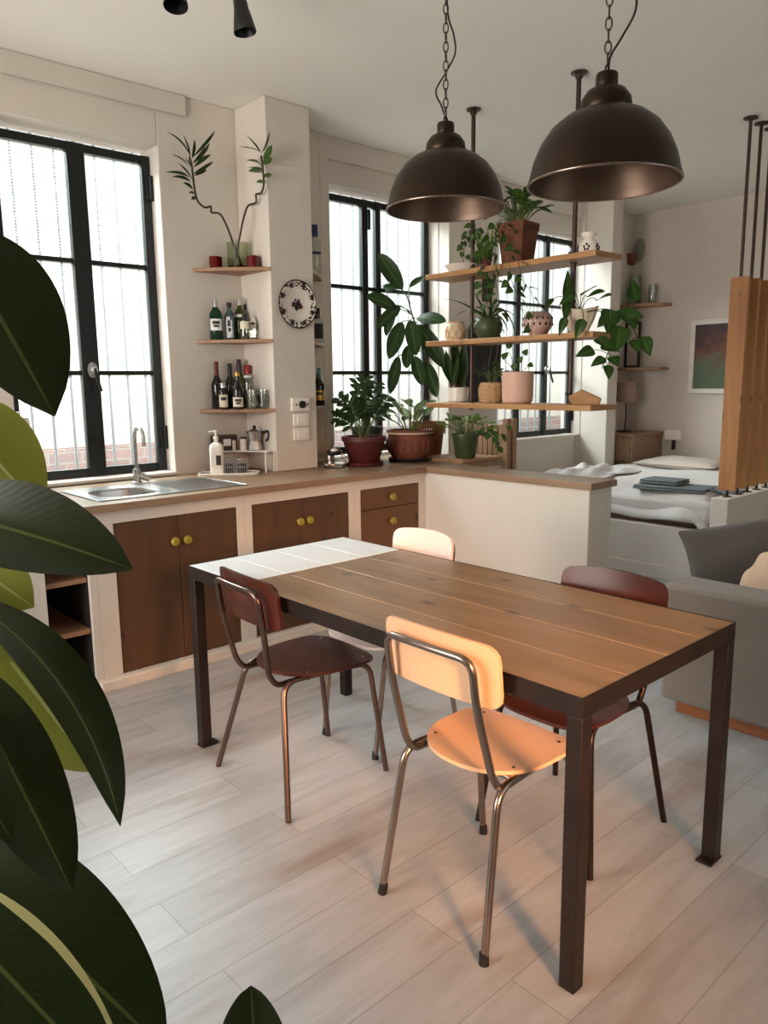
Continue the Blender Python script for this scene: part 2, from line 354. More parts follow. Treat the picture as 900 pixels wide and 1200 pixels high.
M['rub_margin'] = leaf_mat('rubber_plant_edged_leaf', rgb(40, 54, 24), rgb(54, 70, 32), rgb(110, 124, 70), rgb(226, 222, 156), 0.34, 0.06, 22)

# ------------------------------------------------------------------ mesh helpers
class MB:
    """collects shapes; build() links them as ONE mesh object"""
    def __init__(s): s.v = []; s.f = []; s.uv = {}
    def add(s, vs, fs, uvs=None):
        o = len(s.v); s.v += [tuple(v) for v in vs]
        for f in fs: s.f.append(tuple(i+o for i in f))
        if uvs:
            for i, u in enumerate(uvs): s.uv[o+i] = u
        return s
    def box(s, x0, x1, y0, y1, z0, z1):
        v = [(x0,y0,z0),(x1,y0,z0),(x1,y1,z0),(x0,y1,z0),(x0,y0,z1),(x1,y0,z1),(x1,y1,z1),(x0,y1,z1)]
        return s.add(v, [(0,3,2,1),(4,5,6,7),(0,1,5,4),(1,2,6,5),(2,3,7,6),(3,0,4,7)])
    def obox(s, c, ax, ay, az):
        c, ax, ay, az = map(Vector, (c, ax, ay, az))
        v = [c+i*ax+j*ay+k*az for k in (-1,1) for (i,j) in ((-1,-1),(1,-1),(1,1),(-1,1))]
        return s.add(v, [(0,3,2,1),(4,5,6,7),(0,1,5,4),(1,2,6,5),(2,3,7,6),(3,0,4,7)])
    def tube(s, pts, r, n=10, closed=False, caps=True):
        pts = [Vector(p) for p in pts]; m = len(pts)
        rs = r if isinstance(r, (list, tuple)) else [r]*m
        t0 = (pts[1]-pts[0]).normalized()
        up = Vector((0,0,1)) if abs(t0.z) < 0.9 else Vector((1,0,0))
        nrm = (up - t0*up.dot(t0)).normalized(); prev = t0
        vs = []
        for i, p in enumerate(pts):
            a = pts[(i-1) % m] if (closed or i > 0) else p
            b = pts[(i+1) % m] if (closed or i < m-1) else p
            t = (b-a).normalized() if (b-a).length > 1e-9 else prev
            q = prev.rotation_difference(t); nrm = (q @ nrm); nrm = (nrm - t*nrm.dot(t)).normalized(); prev = t
            bi = t.cross(nrm)
            for k in range(n):
                a2 = 2*PI*k/n; vs.append(p + (nrm*math.cos(a2)+bi*math.sin(a2))*rs[i])
        fs = []
        for i in range(m if closed else m-1):
            j = (i+1) % m
            for k in range(n):
                l = (k+1) % n; fs.append((i*n+k, i*n+l, j*n+l, j*n+k))
        if not closed and caps:
            fs.append(tuple(range(n-1,-1,-1))); fs.append(tuple((m-1)*n+k for k in range(n)))
        return s.add(vs, fs)
    def cyl(s, p0, p1, r0, r1=None, n=14): return s.tube([p0, p1], [r0, r0 if r1 is None else r1], n)
    def lathe(s, prof, c=(0,0,0), n=28, sx=1, sy=1, rot=None):
        """prof: list of (r, z); ends with r = 0 close to a point"""
        vs = []; fs = []; idx = []
        c = Vector(c)
        for r, z in prof:
            if r <= 1e-6:
                idx.append([len(vs)]*n); vs.append(Vector((0,0,z)))
            else:
                idx.append([len(vs)+k for k in range(n)])
                for k in range(n): vs.append(Vector((r*sx*math.cos(2*PI*k/n), r*sy*math.sin(2*PI*k/n), z)))
        for i in range(len(prof)-1):
            for k in range(n):
                l = (k+1) % n
                f = (idx[i][k], idx[i][l], idx[i+1][l], idx[i+1][k])
                g = []
                for q in f:
                    if q not in g: g.append(q)
                if len(g) > 2: fs.append(tuple(g))
        if rot is not None: vs = [rot @ v for v in vs]
        return s.add([v+c for v in vs], fs)
    def prism(s, poly, z0, z1):
        n = len(poly)
        v = [(x,y,z0) for x,y in poly]+[(x,y,z1) for x,y in poly]
        f = [tuple(range(n-1,-1,-1)), tuple(range(n,2*n))]+[(i,(i+1)%n,n+(i+1)%n,n+i) for i in range(n)]
        return s.add(v, f)
    def grid(s, fn, nu, nv, uv=False):
        vs = []; us = []
        for j in range(nv+1):
            for i in range(nu+1):
                vs.append(fn(i/nu, j/nv)); us.append((i/nu, j/nv))
        fs = [(j*(nu+1)+i, j*(nu+1)+i+1, (j+1)*(nu+1)+i+1, (j+1)*(nu+1)+i) for j in range(nv) for i in range(nu)]
        return s.add(vs, fs, us if uv else None)
    def ball(s, c, rx, ry=None, rz=None, n=16, m=10):
        ry = ry or rx; rz = rz or rx
        prof = [(math.sin(PI*i/m), -math.cos(PI*i/m)*rz) for i in range(m+1)]
        prof[0] = (0, -rz); prof[-1] = (0, rz)
        return s.lathe([(r*rx, z) for r, z in prof], c, n, 1, ry/rx)
    def leaf(s, base, tip, w, nrm=(0,0,1), droop=0.0, fold=0.15, shape='lance', nx=4, ny=8, twist=0.0):
        """a leaf blade: curved spine base->tip, folded along its midrib"""
        base, tip, nrm = Vector(base), Vector(tip), Vector(nrm).normalized()
        d = tip-base; L = d.length
        if L < 1e-6: return s
        mid = (base+tip)*0.5 + nrm*droop*L
        def sp(t): return base*(1-t)**2 + mid*2*t*(1-t) + tip*t*t
        vs = []; us = []
        for j in range(ny+1):
            t = j/ny
            p = sp(t); tg = (sp(min(1, t+0.02))-sp(max(0, t-0.02))).normalized()
            side = tg.cross(nrm)
            if side.length < 1e-4: side = tg.cross(Vector((0.3,0.2,1)))
            side.normalize(); nn = side.cross(tg).normalized()
            if twist:
                q = Quaternion(tg, twist*t); side = q @ side; nn = q @ nn
            if shape == 'rubber': ww = (math.sin(PI*min(1, t*1.02)**0.92)**0.62) if 0 < t < 0.985 else 0.015
            elif shape == 'heart': ww = (math.sin(PI*t**0.62)**0.8)*(1.12-0.3*t) if 0 < t < 1 else (0.10 if t == 0 else 0.0)
            elif shape == 'oval': ww = math.sin(PI*t)**0.6 if 0 < t < 1 else 0.0
            elif shape == 'blade': ww = (1-t)**0.7*(0.55+0.45*min(1, t*4)) if t < 1 else 0.0
            else: ww = math.sin(PI*t**0.85)**0.9 if 0 < t < 1 else 0.0
            ww = max(ww, 0.012)
            for i in range(nx+1):
                u = i/nx*2-1
                vs.append(p + side*(u*w*0.5*ww) + nn*(abs(u)**1.4*w*0.5*ww*fold*1.6)); us.append((i/nx, t))
        fs = [(j*(nx+1)+i, j*(nx+1)+i+1, (j+1)*(nx+1)+i+1, (j+1)*(nx+1)+i) for j in range(ny) for i in range(nx)]
        return s.add(vs, fs, us)
    def build(s, name, m, parent=None, smooth=35, bevel=0.0, subsurf=0, loc=None, solid=0.0):
        me = bpy.data.meshes.new(name); me.from_pydata(s.v, [], s.f); me.update()
        if s.uv:
            ul = me.uv_layers.new(name='UVMap')
            for l in me.loops: ul.data[l.index].uv = s.uv.get(l.vertex_index, (0.5, 0.5))
        bm = bmesh.new(); bm.from_mesh(me)
        if not s.uv: bmesh.ops.recalc_face_normals(bm, faces=bm.faces)
        bm.to_mesh(me); bm.free()
        if isinstance(m, str): m = M[m]
        me.materials.append(m)
        if smooth:
            me.shade_smooth()
            try: me.set_sharp_from_angle(angle=math.radians(smooth))
            except Exception: pass
        o = bpy.data.objects.new(name, me); COL.objects.link(o)
        if parent is not None: o.parent = parent
        if loc is not None: o.location = loc
        if solid:
            md = o.modifiers.new('thickness', 'SOLIDIFY'); md.thickness = solid; md.offset = 0
        if bevel:
            md = o.modifiers.new('bevel', 'BEVEL'); md.width = bevel; md.segments = 2; md.limit_method = 'ANGLE'; md.angle_limit = math.radians(50)
        if subsurf:
            md = o.modifiers.new('sub', 'SUBSURF'); md.levels = subsurf; md.render_levels = subsurf
        return o

def tag(o, label, cat, group=None, kind=None):
    o['label'] = label; o['category'] = cat
    if group: o['group'] = group
    if kind: o['kind'] = kind
    return o
def thing(name, label, cat, loc=(0,0,0), rz=0.0, group=None):
    o = bpy.data.objects.new(name, None); COL.objects.link(o)
    o.empty_display_size = 0.05
    o.location = loc; o.rotation_euler = (0, 0, rz)
    return tag(o, label, cat, group)
def structure(o, label=None, cat=None):
    o['kind'] = 'structure'
    if label: o['label'] = label
    if cat: o['category'] = cat
    return o
def rrect(w, h, r, n=5):
    """rounded rectangle outline, centred"""
    out = []
    for cx, cy, a0 in ((w/2-r, h/2-r, 0), (-w/2+r, h/2-r, PI/2), (-w/2+r, -h/2+r, PI), (w/2-r, -h/2+r, 1.5*PI)):
        for k in range(n+1):
            a = a0+PI/2*k/n; out.append((cx+r*math.cos(a), cy+r*math.sin(a)))
    return out
def bez(p0, p1, p2, n=6):
    p0, p1, p2 = map(Vector, (p0, p1, p2))
    return [p0*(1-t)**2+p1*2*t*(1-t)+p2*t*t for t in [k/n for k in range(n+1)]]
def rounded_path(pts, r, n=5):
    """polyline with rounded corners"""
    pts = [Vector(p) for p in pts]; out = [pts[0]]
    for i in range(1, len(pts)-1):
        a, b, c = pts[i-1], pts[i], pts[i+1]
        d1 = (a-b); d2 = (c-b); rr = min(r, d1.length*0.45, d2.length*0.45)
        out += bez(b+d1.normalized()*rr, b, b+d2.normalized()*rr, n)
    out.append(pts[-1]); return out
def rv(a): return random.uniform(-a, a)

# ------------------------------------------------------------------ the room
def st(name, mb, m, label, **k):
    return structure(mb.build(name, m, None, **k), label, name.split('_')[0])
st('floor', MB().box(-1.7, 7.6, -2.05, 4.34, -0.1, 0.0), 'floor', 'pale grey oak laminate floor', smooth=0)
st('ceiling', MB().box(-1.7, 7.6, -2.05, 4.7, 3.10, 3.25), 'ceiling', 'white painted plaster ceiling', smooth=0)
WX = [(1.335, 2.235), (3.41, 4.57), (5.27, 6.60)]        # window openings along the kitchen wall
wb = MB(); YB, YE = 4.33, 4.56
wb.box(-1.7, WX[0][0], YB, YE, 0, 3.1)
wb.box(WX[0][1], 3.49, YB, YE, 0, 3.1) if False else wb.box(WX[0][1], WX[1][0], YB, YE, 0, 3.1)
wb.box(WX[1][0], 3.49, YB, YB+0.05, 0, 3.1)
wb.box(WX[1][1], WX[2][0], YB, YE, 0, 3.1)
wb.box(WX[2][1], 7.6, YB, YE, 0, 3.1)
for (a, b), yf in zip(WX, (YB, YB+0.045, YB+0.045)):
    wb.box(a, b, yf, YE, 2.80, 3.1); wb.box(a, b, yf, YE, 0, 0.905)
# a shallow band under the ceiling
wb.box(-1.7, 2.42, YB-0.022, YB, 2.985, 3.1)
wb.box(3.49, 4.57, YB+0.015, YB+0.045, 2.955, 3.1)
wb.box(5.17, 6.62, YB+0.015, YB+0.045, 2.955, 3.1)
st('wall_back', wb, 'wall', 'white plaster kitchen wall with three tall window openings', bevel=0.006)
st('pillar_1', MB().box(2.755, 3.08, 4.0, 4.329, 0.901, 3.099), 'wall', 'white plaster pillar carrying the painted plate', bevel=0.006)
st('pillar_2', MB().box(4.575, 5.18, 4.22, 4.329, 0, 3.099), 'wall', 'white plaster pillar behind the hanging shelves', bevel=0.006)
st('pillar_3', MB().box(6.605, 6.775, 4.04, 4.329, 0.391, 3.099), 'wall', 'white plaster pillar at the bedroom corner', bevel=0.006)
st('wall_right', MB().box(7.45, 7.6, -2.05, 4.329, 0, 3.099), 'bedwall', 'patchy white bedroom end wall')
wl = MB(); wl.box(-1.7, -1.6, -2.05, 1.55, 0, 3.099); wl.box(-1.7, -1.6, 3.55, 4.329, 0, 3.099); wl.box(-1.7, -1.6, 1.55, 3.55, 0, 0.8); wl.box(-1.7, -1.6, 1.55, 3.55, 2.5, 3.099)  # gap in this unseen wall is made for the left fill light
st('wall_left', wl, 'wall', 'white wall left of the camera with an opening for the added fill light')
wf = MB(); wf.box(-1.6, -0.3, -2.05, -1.95, 0, 3.099); wf.box(0.5, 1.9, -2.05, -1.95, 0, 3.099); wf.box(-0.3, 0.5, -2.05, -1.95, 0, 1.3); wf.box(-0.3, 0.5, -2.05, -1.95, 2.2, 3.099); wf.box(4.5, 7.45, -2.05, -1.95, 0, 3.099); wf.box(1.9, 4.5, -2.05, -1.95, 0, 0.9); wf.box(1.9, 4.5, -2.05, -1.95, 2.6, 3.099)  # both gaps are made to let the added rear and warm lights in
st('wall_front', wf, 'wall', 'white wall behind the camera with openings for the added lights')
# the court outside
st('wall_court', MB().box(-3.5, 11.5, 5.75, 5.9, 0.0, 2.25), 'court', 'pale rendered wall across the court')
st('wall_court_brick', MB().box(-1.5, 9.5, 5.60, 5.745, 0.0, 1.00), 'brick', 'low brick base of the court wall')
st('ground_court', MB().box(-1.5, 9.5, 4.57, 5.9, -0.1, 0.0), 'court', 'paved court outside the windows')

# ---- windows: frame, panes, hinges, handle and the bars outside
def window(n, x0, x1, posts, label, handle=None, hinges=(), z0=0.925, z1=2.76):
    w = bpy.data.objects.new('window_%d' % n, None); COL.objects.link(w); structure(w, label, 'window')
    Y0, Y1 = 4.44, 4.485
    f = MB()
    f.box(x0, x1, Y0, Y1, z1-0.045, z1); f.box(x0, x1, Y0, Y1, z0, z0+0.05)
    edges = [(x0, 0.05)] + posts + [(x1-0.05, 0.05)]
    for x, ww in edges: f.box(x, x+ww, Y0-0.008, Y1, z0, z1)
    for zc in (2.135, 1.52): f.box(x0+0.01, x1-0.01, Y0+0.006, Y1-0.008, zc-0.013, zc+0.013)
    f.build('window_frame', 'iron', w, bevel=0.004)
    lines = sorted([(x, x+ww) for x, ww in edges])
    zs = [z0+0.05, 1.52-0.013, 1.52+0.013, 2.135-0.013, 2.135+0.013, z1-0.045]
    for i in range(len(lines)-1):
        a, b = lines[i][1], lines[i+1][0]
        if b-a < 0.03: continue
        for k in (0, 2, 4): MB().box(a, b, 4.462, 4.466, zs[k], zs[k+1]).build('pane', 'pane', w, smooth=0)
    bars = MB(); k = x0+0.06
    while k < x1: bars.cyl((k, 4.64, 0.6), (k, 4.64, 3.2), 0.010, n=8); k += 0.118
    for zc in (0.75, 3.1): bars.box(x0-0.03, x1+0.03, 4.63, 4.65, zc-0.015, zc+0.015)
    bars.build('security_bar', 'bar_grey', w)
    for hx, hz in hinges:
        MB().cyl((hx, 4.418, hz-0.07), (hx, 4.418, hz+0.07), 0.014, n=12).box(hx-0.03, hx+0.012, 4.422, 4.436, hz-0.06, hz+0.06).build('hinge', 'iron', w, bevel=0.003)
    if handle:
        hx, hz = handle
        h = MB().lathe([(0, 0), (0.028, 0), (0.03, 0.012), (0.014, 0.02), (0.012, 0.045), (0, 0.045)], (0,0,0), 16, rot=Matrix.Rotation(PI/2, 3, 'X'))
        h.v = [(v[0]+hx, v[1]+4.425, v[2]*1.5+hz) for v in h.v]
        h.build('handle', 'steel', w)
        MB().tube(rounded_path([(hx, 4.385, hz+0.01), (hx+0.006, 4.375, hz-0.05), (hx+0.02, 4.36, hz-0.12)], 0.03), 0.009, 8).build('lever', 'iron', w)
    return w
window(1, 1.34, 2.23, [(1.748, 0.10)], 'tall black iron window over the sink', (1.80, 1.535), ((2.228, 2.58), (2.228, 1.13)))
window(2, 3.42, 4.565, [(3.872, 0.055), (4.005, 0.05)], 'tall black iron window behind the tall plant', None, ((3.925, 2.62),))
window(3, 5.28, 6.60, [(5.70, 0.06), (6.125, 0.06)], 'tall black iron window beside the bed', (6.155, 1.545), ((6.598, 1.12),))
st('trim_1', MB().box(1.337, 2.233, 4.30, 4.436, 0.906, 0.924), 'white_paint', 'white sill under the sink window', bevel=0.003)
st('trim_2', MB().box(5.272, 6.598, 4.335, 4.436, 0.906, 0.924), 'white_paint', 'white sill under the bedside window', bevel=0.003)

# ---- raised bed platform, half wall and peninsula
st('platform', MB().box(5.217, 7.449, 2.356, 4.329, 0.0, 0.39), 'wall', 'white masonry bed platform', bevel=0.006)
st('trim_3', MB().box(5.195, 5.2165, 2.256, 4.3, 0.0, 0.10), 'wall', 'white plinth along the bed platform', bevel=0.004)
st('wall_half', MB().box(5.217, 7.449, 2.235, 2.3555, 0.0, 0.635), 'wall', 'low white half wall beside the bed', bevel=0.006)
st('wall_peninsula', MB().box(3.595, 3.82, 2.285, 4.329, 0.0, 0.862), 'wall', 'white masonry peninsula wall', bevel=0.005)
st('baseboard_kitchen', MB().box(1.352, 3.594, 3.475, 3.5195, 0.0, 0.052), 'wall', 'white plinth along the kitchen cabinets', bevel=0.004)

# ------------------------------------------------------------------ kitchen cabinets
YF, YBK = 3.522, 4.32
def frame_body(x0, x1, ox0, ox1, oz0, oz1, parent):
    """white masonry surround: stiles, rails, sides and back round an opening"""
    b = MB()
    b.box(x0, ox0, YF, YBK, 0, 0.862); b.box(ox1, x1, YF, YBK, 0, 0.862)
    b.box(ox0, ox1, YF, YBK, oz1, 0.862); b.box(ox0, ox1, YF, YBK, 0, oz0)
    b.box(ox0, ox1, YBK-0.02, YBK, oz0, oz1)
    return b.build('body', 'wall', parent, smooth=0)
def knob(x, z, parent):
    k = MB().lathe([(0, 0), (0.011, 0), (0.010, 0.012), (0.021, 0.018), (0.024, 0.028), (0.018, 0.038), (0, 0.041)], (0,0,0), 18, rot=Matrix.Rotation(PI/2, 3, 'X'))
    return k.build('knob', 'knob', parent, loc=(x, YF+0.004, z))
def door_panel(x0, x1, z0, z1, kx, kz, parent, name='door', m='door'):
    d = MB().box(x0, x1, YF+0.004, YF+0.026, z0, z1).build(name, m, parent, bevel=0.002)
    knob(kx, kz, d); return d
c = thing('base_cabinet', 'wide white cabinet under the sink with two brown knotty doors', 'cabinet')
frame_body(1.385, 2.205, 1.478, 2.158, 0.053, 0.802, c)
door_panel(1.481, 1.815, 0.056, 0.799, 1.785, 0.672, c); door_panel(1.819, 2.155, 0.056, 0.799, 1.852, 0.672, c)
c = thing('base_cabinet', 'white cabinet below the wall shelves with two brown doors, between sink cabinet and drawers', 'cabinet')
frame_body(2.206, 2.984, 2.252, 2.938, 0.053, 0.802, c)
door_panel(2.255, 2.592, 0.056, 0.799, 2.562, 0.672, c); door_panel(2.596, 2.935, 0.056, 0.799, 2.628, 0.672, c)
c = thing('drawer_cabinet', 'white cabinet with brown drawers beside the peninsula', 'cabinet')
frame_body(2.985, 3.594, 3.030, 3.535, 0.053, 0.802, c)
for z0, z1 in ((0.672, 0.799), (0.395, 0.668), (0.056, 0.391)):
    door_panel(3.033, 3.532, z0, z1, 3.285, (z0+z1)/2 if z1 > 0.7 else z1-0.085, c, 'drawer', 'drawer')
c = thing('open_cabinet', 'white open shelf cabinet left of the sink doors', 'cabinet')
b = MB(); b.box(1.05, 1.148, YF, YBK, 0, 0.862); b.box(1.35, 1.384, YF, YBK, 0, 0.862); b.box(1.148, 1.35, YF, YBK, 0.80, 0.862); b.box(1.148, 1.35, YF, YBK, 0, 0.05)
b.build('body', 'wall', c, smooth=0)
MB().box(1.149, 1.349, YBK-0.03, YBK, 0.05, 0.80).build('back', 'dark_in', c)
for z in (0.545, 0.295): MB().box(1.149, 1.349, YF+0.03, YBK-0.03, z-0.012, z+0.012).build('shelf', 'shelfwood', c, bevel=0.002)
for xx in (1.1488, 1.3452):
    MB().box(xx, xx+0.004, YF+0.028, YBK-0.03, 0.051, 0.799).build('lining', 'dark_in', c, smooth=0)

c = thing('end_cabinet', 'plain white cabinet end under the taupe oven', 'cabinet')
MB().box(0.58, 1.049, YF, YBK, 0, 0.862).build('body', 'wall', c, smooth=0)
MB().box(0.62, 1.01, YF-0.016, YF-0.001, 0.08, 0.80).build('front_panel', 'wall', c, bevel=0.003)
wt = thing('worktop', 'grey-brown wooden worktop running along the kitchen and onto the peninsula', 'worktop')
# main run with a cut-out for the sink bowl
SX0, SX1, SY0, SY1 = 1.455, 2.275, 3.60, 4.08           # sink outline
BX0, BX1, BY0, BY1 = 1.50, 1.83, 3.65, 3.99             # bowl
m = MB()
for x0, x1, y0, y1 in ((0.56, BX0, 3.495, 4.329), (BX1, 3.579, 3.495, 4.329), (BX0, BX1, 3.495, BY0), (BX0, BX1, BY1, 4.329)):
    m.box(x0, x1, y0, y1, 0.863, 0.90)
m.build('kitchen_run', 'worktop', wt, smooth=0)
MB().prism([(3.5795, 2.265), (3.84, 2.265), (3.84, 3.44), (4.32, 3.44), (4.32, 4.329), (3.5795, 4.329)], 0.863, 0.90).build('peninsula_run', 'worktop_y', wt, smooth=0, bevel=0.002)
st('wall_peninsula_corner', MB().box(3.821, 4.30, 3.46, 4.329, 0, 0.862), 'wall', 'white masonry corner block behind the peninsula')

# ------------------------------------------------------------------ dining table
TX0, TX1, TY0, TY1, TZ = 1.418, 2.207, 0.900, 2.688, 0.75
t = thing('dining_table', 'long dining table of brown planks on a dark steel frame, its far end painted white', 'table', ((TX0+TX1)/2, (TY0+TY1)/2, 0))
hx, hy = (TX1-TX0)/2, (TY1-TY0)/2
YW = 2.31-(TY0+TY1)/2
for k in range(4):
    a = -hx+0.003+k*(2*hx-0.006)/4; b = a+(2*hx-0.006)/4-0.0025
    MB().box(a, b, -hy+0.003, YW-0.001, 0.722, TZ).build('plank', 'table', t, bevel=0.0015)
    MB().box(a, b, YW+0.001, hy-0.003, 0.722, TZ+0.0005).build('white_board', 'tablewhite', t, bevel=0.0015)
th = 0.04
fr = MB()
fr.box(-hx, hx, -hy, -hy+th, 0.70, 0.7212).box(-hx, hx, hy-th, hy, 0.70, 0.7212).box(-hx, -hx+th, -hy+th, hy-th, 0.70, 0.7212).box(hx-th, hx, -hy+th, hy-th, 0.70, 0.7212)
fr.build('frame', 'tableiron', t)
rm = MB(); q = 0.0026
rm.box(-hx, hx, -hy, -hy+q, 0.7213, 0.7506).box(-hx, hx, hy-q, hy, 0.7213, 0.7506).box(-hx, -hx+q, -hy+q, hy-q, 0.7213, 0.7506).box(hx-q, hx, -hy+q, hy-q, 0.7213, 0.7506)
rm.build('rim', 'tableiron', t)
for k in (1, 2, 3):
    xs = -hx+0.003+k*(2*hx-0.006)/4-0.0025
    MB().box(xs+0.0001, xs+0.0024, -hy+0.003, hy-0.003, 0.722, 0.7492).build('seam', 'seam', t, smooth=0)
for sx in (-1, 1):
    for sy in (-1, 1):
        l = MB(); x0, x1 = sorted((sx*hx, sx*(hx-0.042))); y0, y1 = sorted((sy*hy, sy*(hy-0.042)))
        l.box(x0, x1, y0, y1, 0.0, 0.6998)
        lo = l.build('leg', 'tableiron', t, bevel=0.002)
        if sx*sy < 0:
            g = MB(); cx = sx*(hx-0.021) ; cy = sy*(hy-0.021)
            g.box(cx-0.024-(0.028 if sx > 0 else 0), cx+0.024+(0.028 if sx < 0 else 0), cy-0.024, cy+0.024, 0.0, 0.007)
            g.build('foot_plate', 'tableiron', lo, bevel=0.001)

# ------------------------------------------------------------------ chairs (facing local +x, origin on the floor)
def seat_mesh(front_hw, back_hw, x0, x1, z, round_back, dish, roll):
    """seat panel: outline with a rounded back, straight-ish waterfall front"""
    N = 40; out = []
    cx = x0+(x1-x0)*0.5
    for k in range(N):
        a = 2*PI*k/N; c, s = math.cos(a), math.sin(a)
        e = 2.0/3.6 if c > 0 else 2.0/(2.2 if round_back else 3.4)
        x = abs(c)**e*(1 if c > 0 else -1); y = abs(s)**e*(1 if s > 0 else -1)
        X = cx+x*(x1-x0)/2; f = (X-x0)/(x1-x0)
        out.append((X, y*(back_hw+(front_hw-back_hw)*min(1, f*1.15))))
    mb = MB(); T = 0.011; vs = []; fs = []
    rings = (0.0, 0.35, 0.65, 0.88, 1.0)
    def zz(X, Y, q):
        f = (X-x0)/(x1-x0)
        return z - dish*(1-q*q) - roll*max(0, (f-0.72)/0.28)**2
    for side in (0, 1):
        base = len(vs); vs.append((cx, 0, zz(cx, 0, 0)-side*T))
        for q in rings[1:]:
            for X, Y in out:
                px, py = cx+(X-cx)*q, Y*q; vs.append((px, py, zz(px, py, q)-side*T))
        R = len(rings)-1
        for k in range(N):
            l = (k+1) % N
            fs.append((base, base+1+k, base+1+l) if side == 0 else (base, base+1+l, base+1+k))
            for i in range(R-1):
                a = base+1+i*N; b = a+N
                fs.append((a+k, b+k, b+l, a+l) if side == 0 else (a+k, a+l, b+l, b+k))
    top = 1+3*N; bot = (1+4*N)+1+3*N
    for k in range(N):
        l = (k+1) % N; fs.append((top+k, bot+k, bot+l, top+l))
    return mb.add(vs, fs)
def back_mesh(w, z0, z1, xt, xb, curve, r, thick=0.011, arch=0.012):
    """curved rounded back panel; ends bend towards the sitter (+x)"""
    h = z1-z0; out = []
    nx, nz = 16, 8
    vs = []; fs = []
    for side in (0, 1):
        for j in range(nz+1):
            for i in range(nx+1):
                u = i/nx*2-1; v = j/nz*2-1
                # squircle-like rounded outline
                uu, vv = u, v
                ax, az = w/2, h/2
                y = uu*ax; zl = vv*az
                # pull corners in to a rounded rectangle
                ex, ez = abs(y)-(ax-r), abs(zl)-(az-r)
                if ex > 0 and ez > 0:
                    d = max(ex, ez)*1.0; L = math.hypot(ex, ez)
                    k = max(ex, ez)/L
                    ex2, ez2 = ex*k, ez*k
                    y = math.copysign(ax-r+ex2, y); zl = math.copysign(az-r+ez2, zl)
                zz = z0+az+zl+arch*(1-(y/ax)**2)*(1 if v > 0 else 0.6)*v*(1 if v > 0 else -1)
                f = (zz-z0)/h
                x = xb+(xt-xb)*f + curve*(y/ax)**2 + (thick if side == 0 else 0)
                vs.append((x, y, zz))
    n1 = (nx+1)*(nz+1)
    for j in range(nz):
        for i in range(nx):
            a = j*(nx+1)+i; q = (a, a+1, a+nx+2, a+nx+1)
            fs.append(q); fs.append(tuple(n1+t for t in reversed(q)))
    rim = [i for i in range(nx+1)]+[j*(nx+1)+nx for j in range(1, nz+1)]+[nz*(nx+1)+i for i in range(nx-1, -1, -1)]+[j*(nx+1) for j in range(nz-1, 0, -1)]
    for k in range(len(rim)):
        a, b = rim[k], rim[(k+1) % len(rim)]; fs.append((a, n1+a, n1+b, b))
    return MB().add(vs, fs)
def studs(pts, parent, m, r=0.006):
    for x, y, z in pts: MB().ball((x, y, z), r, r, r*0.45, 8, 5).build('rivet', m, parent)

def school_chair(name, label, loc, rz, seat_m, back_m, tube_m, edge_m, rear, front, rearx=-0.215, frontx=0.225, top_z=0.815,
                 up_b=0.155, up_t=0.150, up_x=-0.13, top_x=-0.195, cap=True, rivet='darktube', back_w=0.395, sw=0.195, roundb=True, seat_x0=-0.135, seat_x1=0.225, curve=0.030):
    c = thing(name, label, 'chair', loc, rz)
    s = seat_mesh(sw, sw*0.93, seat_x0, seat_x1, 0.455, roundb, 0.008, 0.016).build('seat', seat_m, c, smooth=45)
    studs([(seat_x1-0.06, sw*0.7, 0.4515), (seat_x1-0.06, -sw*0.7, 0.4515), (seat_x0+0.09, sw*0.72, 0.4535), (seat_x0+0.09, -sw*0.72, 0.4535)], s, rivet, 0.005)
    b = back_mesh(back_w, top_z-0.165, top_z, top_x+0.012, top_x+0.030, curve, 0.035).build('backrest', back_m, c, smooth=45)
    zc = top_z-0.095
    studs([(top_x+0.026+0.012+curve*(up_t/(back_w/2))**2+0.006, sy*(up_t+0.004), zc) for sy in (-1, 1)], b, rivet, 0.005)
    # back hoop: from under the seat, back, up and across behind the panel
    rt = 0.0105
    zs = 0.428
    ht = top_z-0.032
    pts = [(0.10, up_b-0.01, zs), (up_x+0.01, up_b, zs-0.004), (up_x-0.02, up_b, zs+0.04), (top_x+0.022, up_t, ht-0.13), (top_x-0.012+curve*0.5, up_t, ht), ]
    left = pts; right = [(x, -y, z) for x, y, z in reversed(pts)]
    mid = [(top_x-0.012, up_t*0.4, ht+0.006), (top_x-0.012, -up_t*0.4, ht+0.006)]
    MB().tube(rounded_path(left+mid+right, 0.05, 6), rt, 10).build('back_hoop', tube_m, c, smooth=60)
    for sy in (-1, 1):
        MB().tube(rounded_path([(0.03, sy*0.145, 0.436), (rearx+0.075, sy*(up_b+0.012), 0.434), (rearx, sy*rear, 0.0 if not cap else 0.006)], 0.055, 6), 0.0105, 10).build('leg', tube_m, c, smooth=60)
        MB().tube(rounded_path([(0.03, sy*0.145, 0.436), (frontx-0.055, sy*0.165, 0.434), (frontx, sy*front, 0.0 if not cap else 0.006)], 0.055, 6), 0.0105, 10).build('leg', tube_m, c, smooth=60)
    if cap:
        for o in [o for o in c.children if o.name.startswith('leg')]:
            e = o.data.vertices
            zmin = min(v.co.z for v in e); q = [v.co for v in e if v.co.z < 0.03]
            cx = sum(v.x for v in q)/len(q); cy = sum(v.y for v in q)/len(q)
            sx = 1 if cx > 0 else -1
            MB().cyl((cx, cy, 0), (cx-sx*0.004, cy-(0.004 if cy > 0 else -0.004), 0.03), 0.0135, 0.0125, 12).build('rubber_foot', 'rubber', o)
    # cross rails under the seat
    for xr in (0.13, -0.07): MB().tube([(xr, -0.15, 0.436), (xr, 0.15, 0.436)], 0.008, 8).build('seat_rail', tube_m, c, smooth=60)
    return c
